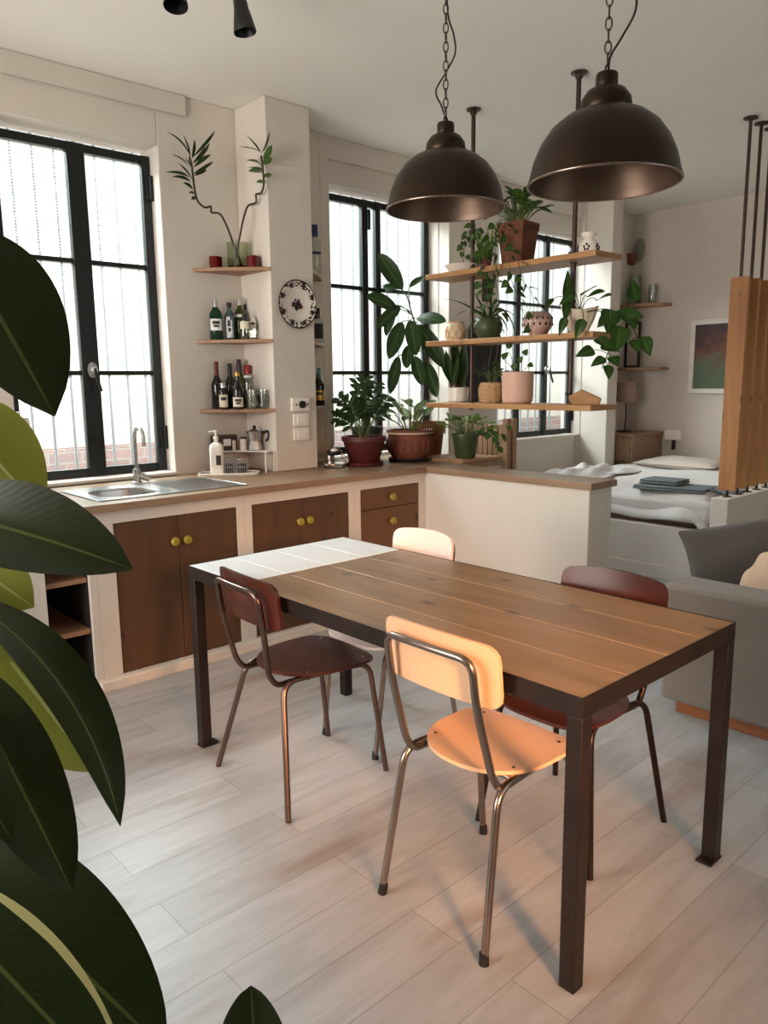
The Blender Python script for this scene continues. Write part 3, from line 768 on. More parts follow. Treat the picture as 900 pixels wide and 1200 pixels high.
school_chair('plywood_chair', 'dark red-brown plywood chair at the left side of the table, nearer the sink', (1.605, 2.21, 0), math.radians(-3.5), 'chairwood', 'chairwood', 'darktube', 'chairedge',
             0.252, 0.190, rearx=-0.235, frontx=0.238, top_z=0.80, up_b=0.115, up_t=0.145, up_x=-0.19, top_x=-0.262, cap=False, rivet='steel', seat_x0=-0.16, seat_x1=0.24)
school_chair('laminate_chair', 'peach laminate chair with chrome tube frame beside the near table leg', (1.555, 1.30, 0), 0.0, 'peach', 'peach', 'chairtube', 'chairedge',
             0.190, 0.185, top_z=0.825, top_x=-0.228)
school_chair('laminate_chair', 'pale pinkish-white laminate chair on the far side of the table, next to the peninsula', (2.087, 2.255, 0), PI+math.radians(1), 'pinkwhite', 'pinkwhite', 'chairtube', 'chairedge',
             0.185, 0.155, top_z=0.815, frontx=0.232, top_x=-0.25, back_w=0.345, up_t=0.135)
school_chair('plywood_chair', 'dark red-brown plywood chair tucked under the far side of the table by the sofa', (2.05, 1.33, 0), PI, 'chairwood', 'chairwood', 'blacktube', 'chairedge',
             0.215, 0.215, cap=False, rivet='steel', top_z=0.805, frontx=0.225, top_x=-0.25)

# ------------------------------------------------------------------ pendant lamps
def pendant(label, loc, cable_side, bulge):
    x, y, zr = loc                                    # zr: height of the rim
    p = thing('pendant_lamp', label, 'lamp', (x, y, zr), 0, 'bronze dome pendants over the table')
    prof = [(0.182, 0.0), (0.186, 0.004), (0.183, 0.012), (0.180, 0.020), (0.172, 0.055), (0.155, 0.095), (0.130, 0.130), (0.098, 0.155), (0.072, 0.166), (0.060, 0.170)]
    inner = [(r-0.004, z-0.001) for r, z in reversed(prof[2:])]
    MB().lathe(prof+[(0.0, 0.171)], (0,0,0), 56).build('shade', 'lampmetal', p, smooth=60)
    MB().lathe([(0.0, 0.166)]+inner+[(0.180, 0.001)], (0,0,0), 56).build('shade_inside', 'lampin', p, smooth=60)
    MB().tube([(0.1835*math.cos(a), 0.1835*math.sin(a), 0.002) for a in [2*PI*k/72 for k in range(72)]], 0.0032, 8, closed=True).build('rim', 'chairtube', p, smooth=60)
    MB().lathe([(0.060, 0.168), (0.062, 0.176), (0.059, 0.196), (0.046, 0.214), (0.030, 0.222), (0.0, 0.223)], (0,0,0), 36).build('neck', 'lampmetal', p, smooth=50)
    cp = MB().lathe([(0.0, 0.221), (0.0255, 0.221), (0.0265, 0.226), (0.0265, 0.250), (0.024, 0.254), (0.0, 0.255)], (0,0,0), 28).build('cap', 'lampmetal', p, smooth=40)
    rg = [(0.008*math.cos(a), 0, 0.262+0.010*math.sin(a)) for a in [2*PI*k/14 for k in range(14)]]
    MB().tube(rg, 0.0022, 6, closed=True).build('ring', 'lampmetal', cp)
    b = MB().lathe([(0, 0.165), (0.018, 0.165), (0.018, 0.125), (0.0, 0.125)], (0,0,0), 16).build('socket', 'blackp', p)
    MB().lathe([(0.0, 0.062), (0.014, 0.066), (0.022, 0.080), (0.0215, 0.095), (0.012, 0.118), (0.0, 0.126)], (0,0,0), 18).build('bulb', 'whiteceramic', b, smooth=60)
    ch = MB(); z = 0.272; k = 0; top = 3.098-zr-0.03
    while z < top:
        ang = (k % 2)*PI/2+0.5
        L = []
        for a in [2*PI*q/14 for q in range(14)]:
            u = 0.0075*math.cos(a); w = (0.0155 if True else 0)*math.sin(a)
            L.append((u*math.cos(ang), u*math.sin(ang), z+0.0125+w))
        ch.tube(L, 0.0021, 5, closed=True); z += 0.0262; k += 1
    ch.build('chain', 'pipe', p)
    sd = Vector(cable_side)
    pts = [Vector((0.006, 0, 0.255))]
    for zz, am in bulge: pts.append(Vector((0, 0, zz))+sd*am)
    pts.append(Vector((0.004, 0, top)))
    sm = []
    for i in range(len(pts)-1):
        p0 = pts[max(0, i-1)]; p1 = pts[i]; p2 = pts[i+1]; p3 = pts[min(len(pts)-1, i+2)]
        for q in range(6):
            tt = q/6; sm.append(0.5*((2*p1)+(p2-p0)*tt+(2*p0-5*p1+4*p2-p3)*tt*tt+(3*p1-p0-3*p2+p3)*tt**3))
    sm.append(pts[-1])
    MB().tube(sm, 0.0028, 6).build('cable', 'blackp', p)
    MB().lathe([(0, top-0.0), (0.05, top), (0.055, top+0.012), (0.05, top+0.028), (0, top+0.0285)], (0,0,0), 28).build('ceiling_rose', 'lampmetal', p, smooth=40)
    return p
RIGHT = Vector((0.737, -0.675, 0))
pendant('bronze dome pendant lamp over the white end of the table, farther one', (1.853, 1.725, 1.976), RIGHT, ((0.30, -0.012), (0.345, -0.03), (0.40, 0.002), (0.45, 0.028), (0.50, 0.024), (0.58, 0.004), (0.8, 0.006)))
pendant('bronze dome pendant lamp over the near end of the table, lower-hung and larger in view', (1.762, 1.110, 1.925), RIGHT, ((0.29, 0.006), (0.33, 0.030), (0.39, 0.062), (0.44, 0.058), (0.50, 0.022), (0.56, 0.004), (0.9, 0.006)))

# ------------------------------------------------------------------ spotlight bar on the ceiling
s = thing('spotlight_bar', 'black ceiling spotlight bar with two bell-shaped heads', 'spotlight', (1.73, 2.865, 3.098))
MB().box(-0.26, 0.26, -0.02, 0.02, -0.03, 0.0).build('bar', 'blackp', s, bevel=0.004)
for dx, dd in ((0.14, Vector((0.10, -0.10, -1))), (-0.14, Vector((-0.14, -0.20, -1)))):
    h = MB(); q = Vector((0, 0, -1)).rotation_difference(dd.normalized()).to_matrix()
    h.lathe([(0, 0.0), (0.020, 0.0), (0.027, -0.012), (0.030, -0.05), (0.036, -0.075), (0.046, -0.13), (0.045, -0.134), (0.034, -0.08), (0, -0.07)], (0,0,0), 24, rot=q)
    ho = h.build('head', 'blackp', s, smooth=50, loc=(dx, 0, -0.125))
    MB().cyl((0, 0, 0), (0, 0, 0.096), 0.007, None, 10).build('stem', 'blackp', ho)

# ------------------------------------------------------------------ hanging shelf unit
h = thing('hanging_shelf', 'three honey wood boards hung on two dark iron pipes from the ceiling', 'shelf', (3.86, 2.98, 3.098))
BX, BY0_, BY1_ = (3.735, 4.0), 2.385, 3.655
for zt in (2.135, 1.710, 1.310):
    MB().box(BX[0]-3.86, BX[1]-3.86, BY0_-2.98, BY1_-2.98, zt-0.032-3.098, zt-3.098).build('board', 'boardwood', h, bevel=0.003)
for yy in (2.605, 3.36):
    pp = MB().cyl((0, yy-2.98, 0), (0, yy-2.98, 1.262-3.098), 0.0135, None, 14).build('pipe', 'pipe', h, smooth=50)
    MB().lathe([(0, 0), (0.045, 0), (0.045, -0.007), (0.022, -0.012), (0.020, -0.03), (0, -0.03)], (0, yy-2.98, 0), 24).build('ceiling_flange', 'pipe', pp, smooth=40)
    for zt in (2.135, 1.710, 1.310):
        MB().lathe([(0, 0.006), (0.02, 0.006), (0.02, -0.04), (0, -0.04)], (0, yy-2.98, zt-3.098), 16).build('collar', 'pipe', pp, smooth=40)

# ------------------------------------------------------------------ wooden slat screen on the half wall
for k in range(5):
    xx = 5.335+k*0.165
    where = ('leftmost, its whole face in view', 'second from the left', 'third from the left', 'fourth from the left', 'at the right edge of view')[k]
    s = thing('screen_slat', 'tall varnished pine slat standing on the low half wall, '+where, 'slat', (xx, 2.296, 0.636), 0, 'pine slats of the screen beside the bed')
    MB().box(-0.016, 0.016, -0.060, 0.060, 0.045, 1.475).build('plank', 'slat', s, bevel=0.003)
    pp = MB().cyl((0, 0, 1.475), (0, 0, 2.462), 0.011, None, 12).build('pole', 'pipe', s, smooth=50)
    MB().lathe([(0, 2.462), (0.045, 2.462), (0.045, 2.454), (0.018, 2.446), (0, 2.446)], (0,0,0), 22).build('ceiling_flange', 'pipe', pp, smooth=40)
    pn = MB().cyl((0, 0, 0.0), (0, 0, 0.045), 0.010, None, 12).lathe([(0, 0), (0.03, 0), (0.03, 0.006), (0, 0.006)], (0,0,0), 18)
    pn.build('foot_pin', 'pipe', s, smooth=40)

# ------------------------------------------------------------------ sink and tap
s = thing('sink', 'steel kitchen sink with a rounded bowl and drainer under the window', 'sink', (1.865, 3.84, 0.9005))
SXa, SXb, SYa, SYb = 1.455-1.865, 2.275-1.865, 3.60-3.84, 4.08-3.84
bowl_c = (1.665-1.865, 3.82-3.84)
rim = MB(); N = 40
inner = [(bowl_c[0]+x, bowl_c[1]+y) for x, y in rrect(0.30, 0.31, 0.10, 9)]
outer = []
for x, y in inner:                                      # project outwards to the rectangle of the bowl side
    dx, dy = x-bowl_c[0], y-bowl_c[1]
    k = min((((SXa if dx < 0 else 0.0)-bowl_c[0])/dx) if abs(dx) > 1e-6 else 99, (((SYa if dy < 0 else SYb)-bowl_c[1])/dy) if abs(dy) > 1e-6 else 99)
    outer.append((bowl_c[0]+dx*k, bowl_c[1]+dy*k))
n = len(inner)
rim.add([(x, y, 0.004) for x, y in inner]+[(x, y, 0.004) for x, y in outer]+[(x, y, 0.0) for x, y in outer], [(i, (i+1)%n, n+(i+1)%n, n+i) for i in range(n)]+[(n+i, n+(i+1)%n, 2*n+(i+1)%n, 2*n+i) for i in range(n)])
corners = [(SXa, SYa), (SXa, SYb), (0, SYa), (0, SYb)]
rim.build('bowl_rim', 'steel', s, smooth=30)
bw = MB(); vs = []; rings = [(1.0, 0.004), (0.97, -0.01), (0.94, -0.10), (0.85, -0.138), (0.3, -0.145)]
for q, z in rings: vs += [(bowl_c[0]+(x-bowl_c[0])*q, bowl_c[1]+(y-bowl_c[1])*q, z) for x, y in inner]
fs = [(r*n+i, r*n+(i+1)%n, (r+1)*n+(i+1)%n, (r+1)*n+i) for r in range(len(rings)-1) for i in range(n)]
fs.append(tuple((len(rings)-1)*n+i for i in range(n)))
bw.add(vs, fs); bw.build('bowl', 'steel', s, smooth=50)
d = MB(); d.box(0.0, SXb, SYa, SYb, 0.0, 0.0035)
for k in range(11):
    yy = SYa+0.06+k*0.036; d.cyl((0.05, yy, 0.0035), (SXb-0.03, yy, 0.0035), 0.0028, n=6)
d.build('drainer', 'steel', s, smooth=30)
MB().add([(SXa, SYa, 0), (0, SYa, 0), (0, SYa, 0.004), (SXa, SYa, 0.004)], [(0,1,2,3)]).box(SXa-0.006, SXb+0.006, SYa-0.006, SYa, 0, 0.006).box(SXa-0.006, SXb+0.006, SYb, SYb+0.006, 0, 0.006).box(SXa-0.006, SXa, SYa, SYb, 0, 0.006).box(SXb, SXb+0.006, SYa, SYb, 0, 0.006).build('edge', 'steel', s, bevel=0.002)

t = thing('kitchen_tap', 'tall curved steel tap behind the sink', 'tap', (1.89, 4.125, 0.901))
MB().lathe([(0, 0), (0.027, 0), (0.027, 0.008), (0.021, 0.012), (0.021, 0.075), (0.014, 0.085), (0, 0.086)], (0,0,0), 22).build('base', 'steel', t, smooth=40)
arc = [(0, 0, 0.08), (0, 0, 0.26)]+[(0, -0.055+0.055*math.cos(a), 0.26+0.055*math.sin(a)) for a in [PI*k/10 for k in range(1, 11)]]+[(0, -0.11, 0.215)]
MB().tube(arc, 0.0105, 12).build('spout', 'steel', t, smooth=60)
MB().cyl((0.01, -0.01, 0.048), (0.058, -0.035, 0.022), 0.020, 0.017, 16).build('mixer_head', 'steel', t, smooth=40).parent = t
MB().cyl((0.0, 0.0, 0.055), (-0.03, -0.03, 0.085), 0.006, 0.005, 10).build('lever', 'steel', t, smooth=40)

# ------------------------------------------------------------------ worktop oven at the left end
f = thing('worktop_oven', 'taupe box oven standing on the left end of the worktop', 'oven', (0.88, 3.72, 0.9005))
MB().box(-0.27, 0.262, -0.20, 0.20, 0.012, 0.415).build('body', 'fridge', f, bevel=0.010)
MB().box(-0.265, 0.215, -0.222, -0.203, 0.02, 0.405).build('door', 'fridge', f, bevel=0.006)
MB().box(0.217, 0.258, -0.212, -0.203, 0.02, 0.405).build('control_strip', 'fridge', f, bevel=0.004)
for a in (-0.22, 0.21):
    for b_ in (-0.16, 0.16): MB().cyl((a, b_, 0), (a, b_, 0.013), 0.018).build('foot', 'blackp', f)
MB().tube([(0.17, -0.222, 0.10), (0.17, -0.245, 0.11), (0.17, -0.245, 0.33), (0.17, -0.222, 0.34)], 0.008, 8).build('handle', 'steel', f)
tr = MB(); z = 1.3165
tr.box(0.64, 1.11, 3.54, 3.88, z, z+0.006).box(0.64, 1.11, 3.535, 3.543, z, z+0.024).box(0.64, 1.11, 3.877, 3.885, z, z+0.024).box(1.105, 1.113, 3.54, 3.88, z, z+0.024).box(0.637, 0.645, 3.54, 3.88, z, z+0.024)
tag(tr.build('serving_tray', 'steel', None, bevel=0.003), 'silvery tray lying on top of the taupe oven', 'tray')

# ------------------------------------------------------------------ corner shelves on the pillar
def corner_shelf(kind, label, cx, sx, z, L=0.335, T=0.022, group=None):
    n = 10
    poly = [(0, 0), (sx*L, 0)]
    poly += [(sx*(L*(1-k/n)+0.012*math.sin(PI*k/n)), -L*(k/n)-0.012*math.sin(PI*k/n)) for k in range(1, n)]+[(0, -L)]
    if sx > 0: poly = poly[::-1]
    m = MB().prism(poly, -T, 0); o = m.build('corner_shelf', 'shelfwood', None, smooth=0, bevel=0.003, loc=(cx, 4.3285, z))
    return tag(o, label, 'shelf', group)
G = 'wooden corner shelves left of the pillar'
Z1, Z2, Z3 = 2.140, 1.716, 1.295
corner_shelf('l', 'top wooden corner shelf left of the pillar, with the bamboo vase', 2.7535, -1, Z1, group=G)
corner_shelf('l', 'middle wooden corner shelf left of the pillar, with the green bottles', 2.7535, -1, Z2, group=G)
corner_shelf('l', 'lowest wooden corner shelf left of the pillar, with wine bottles and tumblers', 2.7535, -1, Z3, group=G)
G = 'wooden corner shelves right of the pillar'
R1, R2, R3 = 2.155, 1.711, 1.297
corner_shelf('r', 'top wooden corner shelf right of the pillar, with a tall clear bottle', 3.0815, 1, R1, 0.325, group=G)
corner_shelf('r', 'middle wooden corner shelf right of the pillar, with a clear bottle', 3.0815, 1, R2, 0.325, group=G)
corner_shelf('r', 'lowest wooden corner shelf right of the pillar, with a dark bottle', 3.0815, 1, R3, 0.325, group=G)

def bottle(label, loc, h, r, glass, cap_m, cap_h=0.05, sh=0.58, neck=0.013, label_m=None, lz=(0.12, 0.42), square=False, marks=1, group=None, cap_r=None, name='bottle'):
    """glass body with a neck; the cap or foil and the paper label are parts"""
    b = thing(name, label, 'bottle', loc, 0, group)
    nb = h-cap_h*0.6
    prof = [(0, 0), (r*0.92, 0), (r, 0.006), (r, h*sh), (r*0.94, h*(sh+0.05)), (r*0.62, h*(sh+0.13)), (neck*1.15, h*(sh+0.20)), (neck, h*(sh+0.26)), (neck, nb), (0, nb)]
    MB().lathe(prof, (0,0,0), 24 if not square else 4, rot=(Matrix.Rotation(PI/4+0.74, 3, 'Z') if square else None)).build('body', glass, b, smooth=40 if not square else 25, bevel=0.004 if square else 0)
    cr = cap_r or neck*1.18
    MB().lathe([(0, h-cap_h), (cr, h-cap_h), (cr, h-0.003), (cr*0.9, h), (0, h)], (0,0,0), 18).build('cap', cap_m, b, smooth=40)
    if label_m:
        q = r*1.012; z0, z1 = lz[0]*h, lz[1]*h; m = MB(); n = 14
        a0 = math.atan2(-loc[1], -loc[0])                  # faces into the room
        vs = []; sp = 1.05
        if square:
            dv = Vector((math.cos(a0), math.sin(a0), 0)); sd = Vector((-dv.y, dv.x, 0)); dd = dv*(r*0.7071+0.0015)
            for z in (z0, z1):
                vs += [dd-sd*r*0.56+Vector((0,0,z)), dd+sd*r*0.56+Vector((0,0,z))]
            m.add(vs, [(0,1,3,2)])
        else:
            for z in (z0, z1): vs += [(q*math.cos(a0-sp+2*sp*k/n), q*math.sin(a0-sp+2*sp*k/n), z) for k in range(n+1)]
            m.add(vs, [(k, k+1, n+2+k, n+1+k) for k in range(n)])
        lo = m.build('label', label_m, b, smooth=60)
        if marks:
            mk = MB(); q2 = (q+0.0007); hh = z1-z0
            for i in range(marks):
                zc = z0+hh*(0.68-0.30*i); w = 0.55-0.14*i; t = hh*(0.10 if i else 0.14)
                if square:
                    p0 = dd+dv*0.0006
                    mk.add([p0-sd*r*w*0.7+Vector((0,0,zc-t)), p0+sd*r*w*0.7+Vector((0,0,zc-t)), p0+sd*r*w*0.7+Vector((0,0,zc+t)), p0-sd*r*w*0.7+Vector((0,0,zc+t))], [(0,1,2,3)])
                else:
                    v2 = []
                    for z in (zc-t, zc+t): v2 += [(q2*math.cos(a0-w+2*w*k/8), q2*math.sin(a0-w+2*w*k/8), z) for k in range(9)]
                    mk.add(v2, [(k, k+1, 10+k, 9+k) for k in range(8)])
            mk.build('print', 'ink', lo, smooth=60)
    return b
def on(p, z): return (p[0], p[1], z+0.0005)
# middle shelf
bottle('dark green bottle with silver neck and white label, leftmost on the shelf', on((2.52, 4.255, 1.733), Z2), 0.245, 0.040, 'g_green', 'steel', 0.055, 0.60, 0.013, 'paper_w', (0.22, 0.50), marks=2)
bottle('pale blue square bottle with tall white label, second on the shelf', on((2.61, 4.245, 1.735), Z2), 0.225, 0.036, 'g_blue', 'blackp', 0.03, 0.62, 0.013, 'paper_w', (0.06, 0.62), True, 2)
bottle('olive green bottle with a round white neck, behind the clear bottle', on((2.694, 4.26, 1.749), Z2), 0.255, 0.040, 'g_olive', 'steel', 0.04, 0.58, 0.012, 'paper_w', (0.55, 0.62), marks=0)
bottle('short clear bottle with cream label in front of the olive bottle', on((2.655, 4.15, 1.732), Z2), 0.150, 0.030, 'g_clear', 'blackp', 0.03, 0.60, 0.014, 'paper', (0.42, 0.72), marks=0)
bottle('clear square bottle with a cream label, rightmost on the shelf', on((2.726, 4.165, 1.735), Z2), 0.132, 0.034, 'g_clear', 'whitep', 0.02, 0.68, 0.014, 'paper', (0.50, 0.86), True, 1)
bottle('slim clear bottle at the back of the corner behind the others', on((2.754, 4.285, 1.752), Z2), 0.225, 0.026, 'g_clear', 'blackp', 0.03, 0.58, 0.011, None)
# lowest shelf
bottle('dark wine bottle with copper capsule, leftmost on the lowest shelf', on((2.512, 4.265, 1.307), Z3), 0.290, 0.036, 'g_dark', 'copperfoil', 0.085, 0.50, 0.012)
bottle('short dark bottle with a large cream label', on((2.515, 4.2, 1.308), Z3), 0.160, 0.030, 'g_dark', 'steel', 0.03, 0.64, 0.016, 'paper', (0.08, 0.55), marks=1)
bottle('tall dark wine bottle with black capsule behind the short one', on((2.613, 4.275, 1.304), Z3), 0.280, 0.036, 'g_dark', 'blackp', 0.08, 0.52, 0.012)
bottle('dark bottle with gold neck and cream label, foremost on its shelf', on((2.578, 4.135, 1.302), Z3), 0.225, 0.035, 'g_dark', 'gold', 0.025, 0.52, 0.013, 'paper', (0.06, 0.32), marks=2)
bottle('olive wine bottle with dark purple capsule, tallest on the lowest shelf', on((2.682, 4.275, 1.302), Z3), 0.305, 0.034, 'g_olive', 'purplefoil', 0.105, 0.52, 0.013)
bottle('clear bottle with a bright red cap, at the back by the tumblers', on((2.726, 4.245, 1.301), Z3), 0.270, 0.030, 'g_clear', 'redfoil', 0.055, 0.58, 0.012, 'paper_w', (0.70, 0.76), marks=0, cap_r=0.019)
# right-hand shelves
bottle('tall clear bottle with navy cap, top shelf right of the pillar', on((3.271, 4.225, 2.17), R1), 0.320, 0.044, 'g_clear', 'bluefoil', 0.075, 0.60, 0.018, 'bluefoil', (0.40, 0.46), marks=0, cap_r=0.024)
bottle('clear bottle with dark label on the middle shelf right of the pillar', on((3.258, 4.2, 1.713), R2), 0.230, 0.042, 'g_clear', 'blackp', 0.07, 0.62, 0.016, 'ink', (0.12, 0.55), marks=0, cap_r=0.020)
bottle('dark bottle with teal neck and yellow label on the lowest shelf right of the pillar', on((3.256, 4.2, 1.309), R3), 0.250, 0.042, 'g_dark', 'g_blue', 0.07, 0.52, 0.014, 'gold', (0.14, 0.40), marks=1)
# tumblers
def tumbler(loc, label, k):
    p = [(0, 0.0), (0.026, 0.0), (0.030, 0.012), (0.033, 0.085), (0.031, 0.085), (0.028, 0.014), (0, 0.010)]
    o = MB().lathe(p, (0,0,0), 20).build('tumbler', 'g_tumbler', None, smooth=50, loc=loc)
    return tag(o, label, 'glass', 'clear tumblers on the lowest corner shelf')
for px, yv, dz, lb in ((295, 4.085, 0, 'clear tumbler in front of the red-capped bottle, lower of a stack of two'), (295, 4.085, 0.030, 'clear tumbler upper of the stack of two in front of the red-capped bottle'), (301, 4.10, 0, 'clear tumbler standing alone in the middle of the tumblers'), (308.5, 4.055, 0, 'clear tumbler at the right end, lower of the right-hand stack'), (308.5, 4.055, 0.030, 'clear tumbler on top of the right-hand stack near the pillar edge')):
    p = {295: (2.642, 4.085, 1.306), 301: (2.728, 4.15, 1.303), 308.5: (2.72, 4.075, 1.304)}[px]
    tumbler((p[0], p[1], Z3+0.0005+dz), lb, 0)

# bamboo vase and candle holders on the top shelf
VX, VY = 2.655, 4.195
v = thing('glass_vase', 'square clear glass vase on the top corner shelf', 'vase', (VX, VY, Z1+0.0005), math.radians(12))
vm = MB(); w = 0.048; o1 = rrect(2*w, 2*w, 0.008, 3); o2 = rrect(2*w-0.008, 2*w-0.008, 0.006, 3); n = len(o1)
vm.prism(o1, 0, 0.006); vm.add([(x,y,0.006) for x,y in o1]+[(x,y,0.155) for x,y in o1]+[(x,y,0.155) for x,y in o2]+[(x,y,0.006) for x,y in o2],
    [(r*n+i, r*n+(i+1)%n, (r+1)*n+(i+1)%n, (r+1)*n+i) for r in range(3) for i in range(n)])
vm.build('glass', 'g_vase', v, smooth=30)
MB().box(-w+0.006, w-0.006, -w+0.006, w-0.006, 0.0065, 0.02).build('pebbles', 'soil', v)
def smooth_path(pts, q=5):
    pts = [Vector(p) for p in pts]; out = []
    for i in range(len(pts)-1):
        p0, p1, p2, p3 = pts[max(0,i-1)], pts[i], pts[i+1], pts[min(len(pts)-1,i+2)]
        for k in range(q):
            t = k/q; out.append(0.5*((2*p1)+(p2-p0)*t+(2*p0-5*p1+4*p2-p3)*t*t+(3*p1-p0-3*p2+p3)*t**3))
    out.append(pts[-1]); return out
def bamboo(label, pts, leaves, mname, lw):
    base = Vector(pts[0])
    b = thing('lucky_bamboo', label, 'plant', base, 0, 'curly bamboo stems in the glass vase')
    loc = [Vector(p)-base for p in pts]
    MB().tube(smooth_path(loc), [0.0062]*(5*(len(loc)-1))+[0.004], 8).build('stem', 'stemd', b, smooth=60)
    f = MB()
    for a, t, dr in leaves:
        a = Vector(a)-base; t = Vector(t)-base
        f.leaf(a, t, lw*(0.75+0.5*random.random()), (0.35+rv(0.3), -0.9, 0.45+rv(0.3)), dr, 0.2, 'lance', 4, 8)
    f.build('foliage', mname, b, smooth=60)
def PV(px, py, y): return None
bamboo('curly bamboo stem leaning left from the vase, with a dense tuft of narrow leaves',
    [(VX+0.022, VY-0.01, Z1+0.021), (2.627, 4.18, 2.261), (2.579, 4.17, 2.362), (2.531, 4.17, 2.438), (2.48, 4.18, 2.443), (2.47, 4.17, 2.473), (2.43, 4.17, 2.463), (2.393, 4.18, 2.493), (2.375, 4.18, 2.555), (2.365, 4.18, 2.674), (2.352, 4.18, 2.727)],
    [((2.363, 4.18, 2.725), (2.206, 4.16, 2.831), 0.22), ((2.374, 4.18, 2.731), (2.527, 4.18, 2.903), 0.2), ((2.357, 4.18, 2.719), (2.328, 4.2, 2.85), 0.1), ((2.368, 4.18, 2.721), (2.356, 4.12, 2.811), 0.1),
     ((2.366, 4.18, 2.693), (2.513, 4.22, 2.844), 0.15), ((2.354, 4.18, 2.663), (2.23, 4.16, 2.715), 0.2), ((2.376, 4.18, 2.676), (2.48, 4.16, 2.759), 0.2), ((2.369, 4.18, 2.638), (2.519, 4.2, 2.737), 0.2),
     ((2.346, 4.18, 2.616), (2.182, 4.16, 2.613), 0.25), ((2.379, 4.18, 2.63), (2.471, 4.2, 2.682), 0.25), ((2.355, 4.18, 2.59), (2.212, 4.14, 2.592), 0.2), ((2.366, 4.18, 2.601), (2.237, 4.1, 2.659), 0.1),
     ((2.364, 4.18, 2.656), (2.28, 4.1, 2.689), 0.1), ((2.378, 4.18, 2.704), (2.408, 4.1, 2.775), 0.15), ((2.364, 4.18, 2.554), (2.29, 4.16, 2.576), 0.15), ((2.379, 4.18, 2.528), (2.302, 4.12, 2.516), 0.1), ((2.383, 4.18, 2.51), (2.327, 4.14, 2.486), 0.1)], 'leaf_dark', 0.024)
bamboo('curly bamboo stem leaning right from the vase, with broad upright leaves',
    [(VX-0.022, VY+0.012, Z1+0.021), (2.645, 4.17, 2.272), (2.656, 4.13, 2.395), (2.664, 4.11, 2.451), (2.722, 4.159, 2.511), (2.722, 4.075, 2.516), (2.722, 4.072, 2.559), (2.722, 4.018, 2.559), (2.722, 3.988, 2.601), (2.722, 3.991, 2.687), (2.722, 4.004, 2.765)],
    [((2.722, 4.003, 2.774), (2.658, 4.06, 2.878), 0.05), ((2.722, 3.994, 2.772), (2.722, 3.909, 2.879), 0.05), ((2.722, 4.011, 2.785), (2.641, 4.12, 2.822), 0.12), ((2.722, 3.988, 2.743), (2.722, 3.888, 2.796), 0.1),
     ((2.722, 3.998, 2.717), (2.722, 3.893, 2.728), 0.1), ((2.722, 3.999, 2.698), (2.678, 4.1, 2.749), 0.3), ((2.722, 4.001, 2.68), (2.681, 4.1, 2.707), 0.15), ((2.722, 4.019, 2.678), (2.722, 4.145, 2.703), 0.1), ((2.722, 3.986, 2.639), (2.722, 3.906, 2.642), 0.1), ((2.722, 3.987, 2.615), (2.722, 4.068, 2.626), 0.1)], 'leaf_mid', 0.036)
for (px, yv), lb in (((2.54, 4.26, 2.163)[:2], 'red glass candle holder left of the vase'), ((2.704, 4.1, 2.16)[:2], 'red glass candle holder right of the vase')):
    c = thing('candle_holder', lb, 'candle holder', (px, yv, Z1+0.0005), 0.3, 'red glass candle holders')
    m = MB(); o1 = rrect(0.062, 0.062, 0.012, 4); n = len(o1)
    m.add([(x*s_, y*s_, z) for s_, z in ((0.92, 0), (1.0, 0.004), (1.0, 0.068), (0.90, 0.068), (0.88, 0.02)) for x, y in o1],
          [(r*n+i, r*n+(i+1)%n, (r+1)*n+(i+1)%n, (r+1)*n+i) for r in range(4) for i in range(n)]+[tuple(range(n))]+[tuple(4*n+i for i in range(n))])
    m.build('glass', 'redglass', c, smooth=30)
    MB().cyl((0, 0, 0.0205), (0, 0, 0.04), 0.022).build('wax', 'cream', c)

# ------------------------------------------------------------------ on the pillar: plate, thermostat, switches
p = thing('wall_plate', 'cream plate printed with dark brown rim motifs, hung on the pillar', 'plate', (2.936, 3.996, 1.930))
pm = MB().lathe([(0, 0), (0.07, 0.0), (0.085, 0.004), (0.142, 0.018), (0.148, 0.020), (0.148, 0.023), (0.14, 0.022), (0.085, 0.009), (0.07, 0.006), (0, 0.006)], (0,0,0), 48, rot=Matrix.Rotation(PI/2, 3, 'X'))
pm.v = [(x*0.98, y, z) for x, y, z in pm.v]
pm.build('disc', plate_mat(0.148), p, smooth=50)
md = MB()
def blob(cx, cz, r, dep):
    n = 12; vs = [(cx, dep, cz)]+[(cx+r*(0.8+0.35*math.sin(3.1*k+cx*40))*math.cos(2*PI*k/n), dep, cz+r*(0.8+0.35*math.cos(2.3*k+cz*50))*math.sin(2*PI*k/n)) for k in range(n)]
    md.add(vs, [(0, 1+(k+1)%n, 1+k) for k in range(n)])
for k in range(8):
    a = PI/8+k*PI/4; blob(0.120*math.cos(a), 0.120*math.sin(a), 0.021, -0.0215)
for cx, cz, r in ((-0.022, 0.0, 0.022), (0.012, 0.006, 0.024), (0.03, -0.012, 0.018), (0.0, -0.02, 0.022), (-0.008, 0.026, 0.010), (0.016, 0.028, 0.008)): blob(cx, cz, r, -0.0075)
md.build('painted_motif', mat('brown_transfer_ink', rgb(52, 42, 40), 0.3), p, smooth=0)
th = thing('thermostat', 'white wall thermostat with a black dial on the pillar', 'thermostat', (2.937, 3.9985, 1.315))
MB().box(-0.068, 0.068, -0.026, 0, -0.042, 0.042).build('case', 'whitep', th, bevel=0.005)
MB().lathe([(0, 0.0), (0.024, 0.0), (0.022, 0.014), (0, 0.015)], (0.006, -0.0262, 0), 28, rot=Matrix.Rotation(PI/2, 3, 'X')).build('dial', 'blackp', th, smooth=40)
for dx in (-0.038, 0.050): MB().cyl((dx, -0.026, 0), (dx, -0.029, 0), 0.006, None, 10).build('button', 'ink', th)
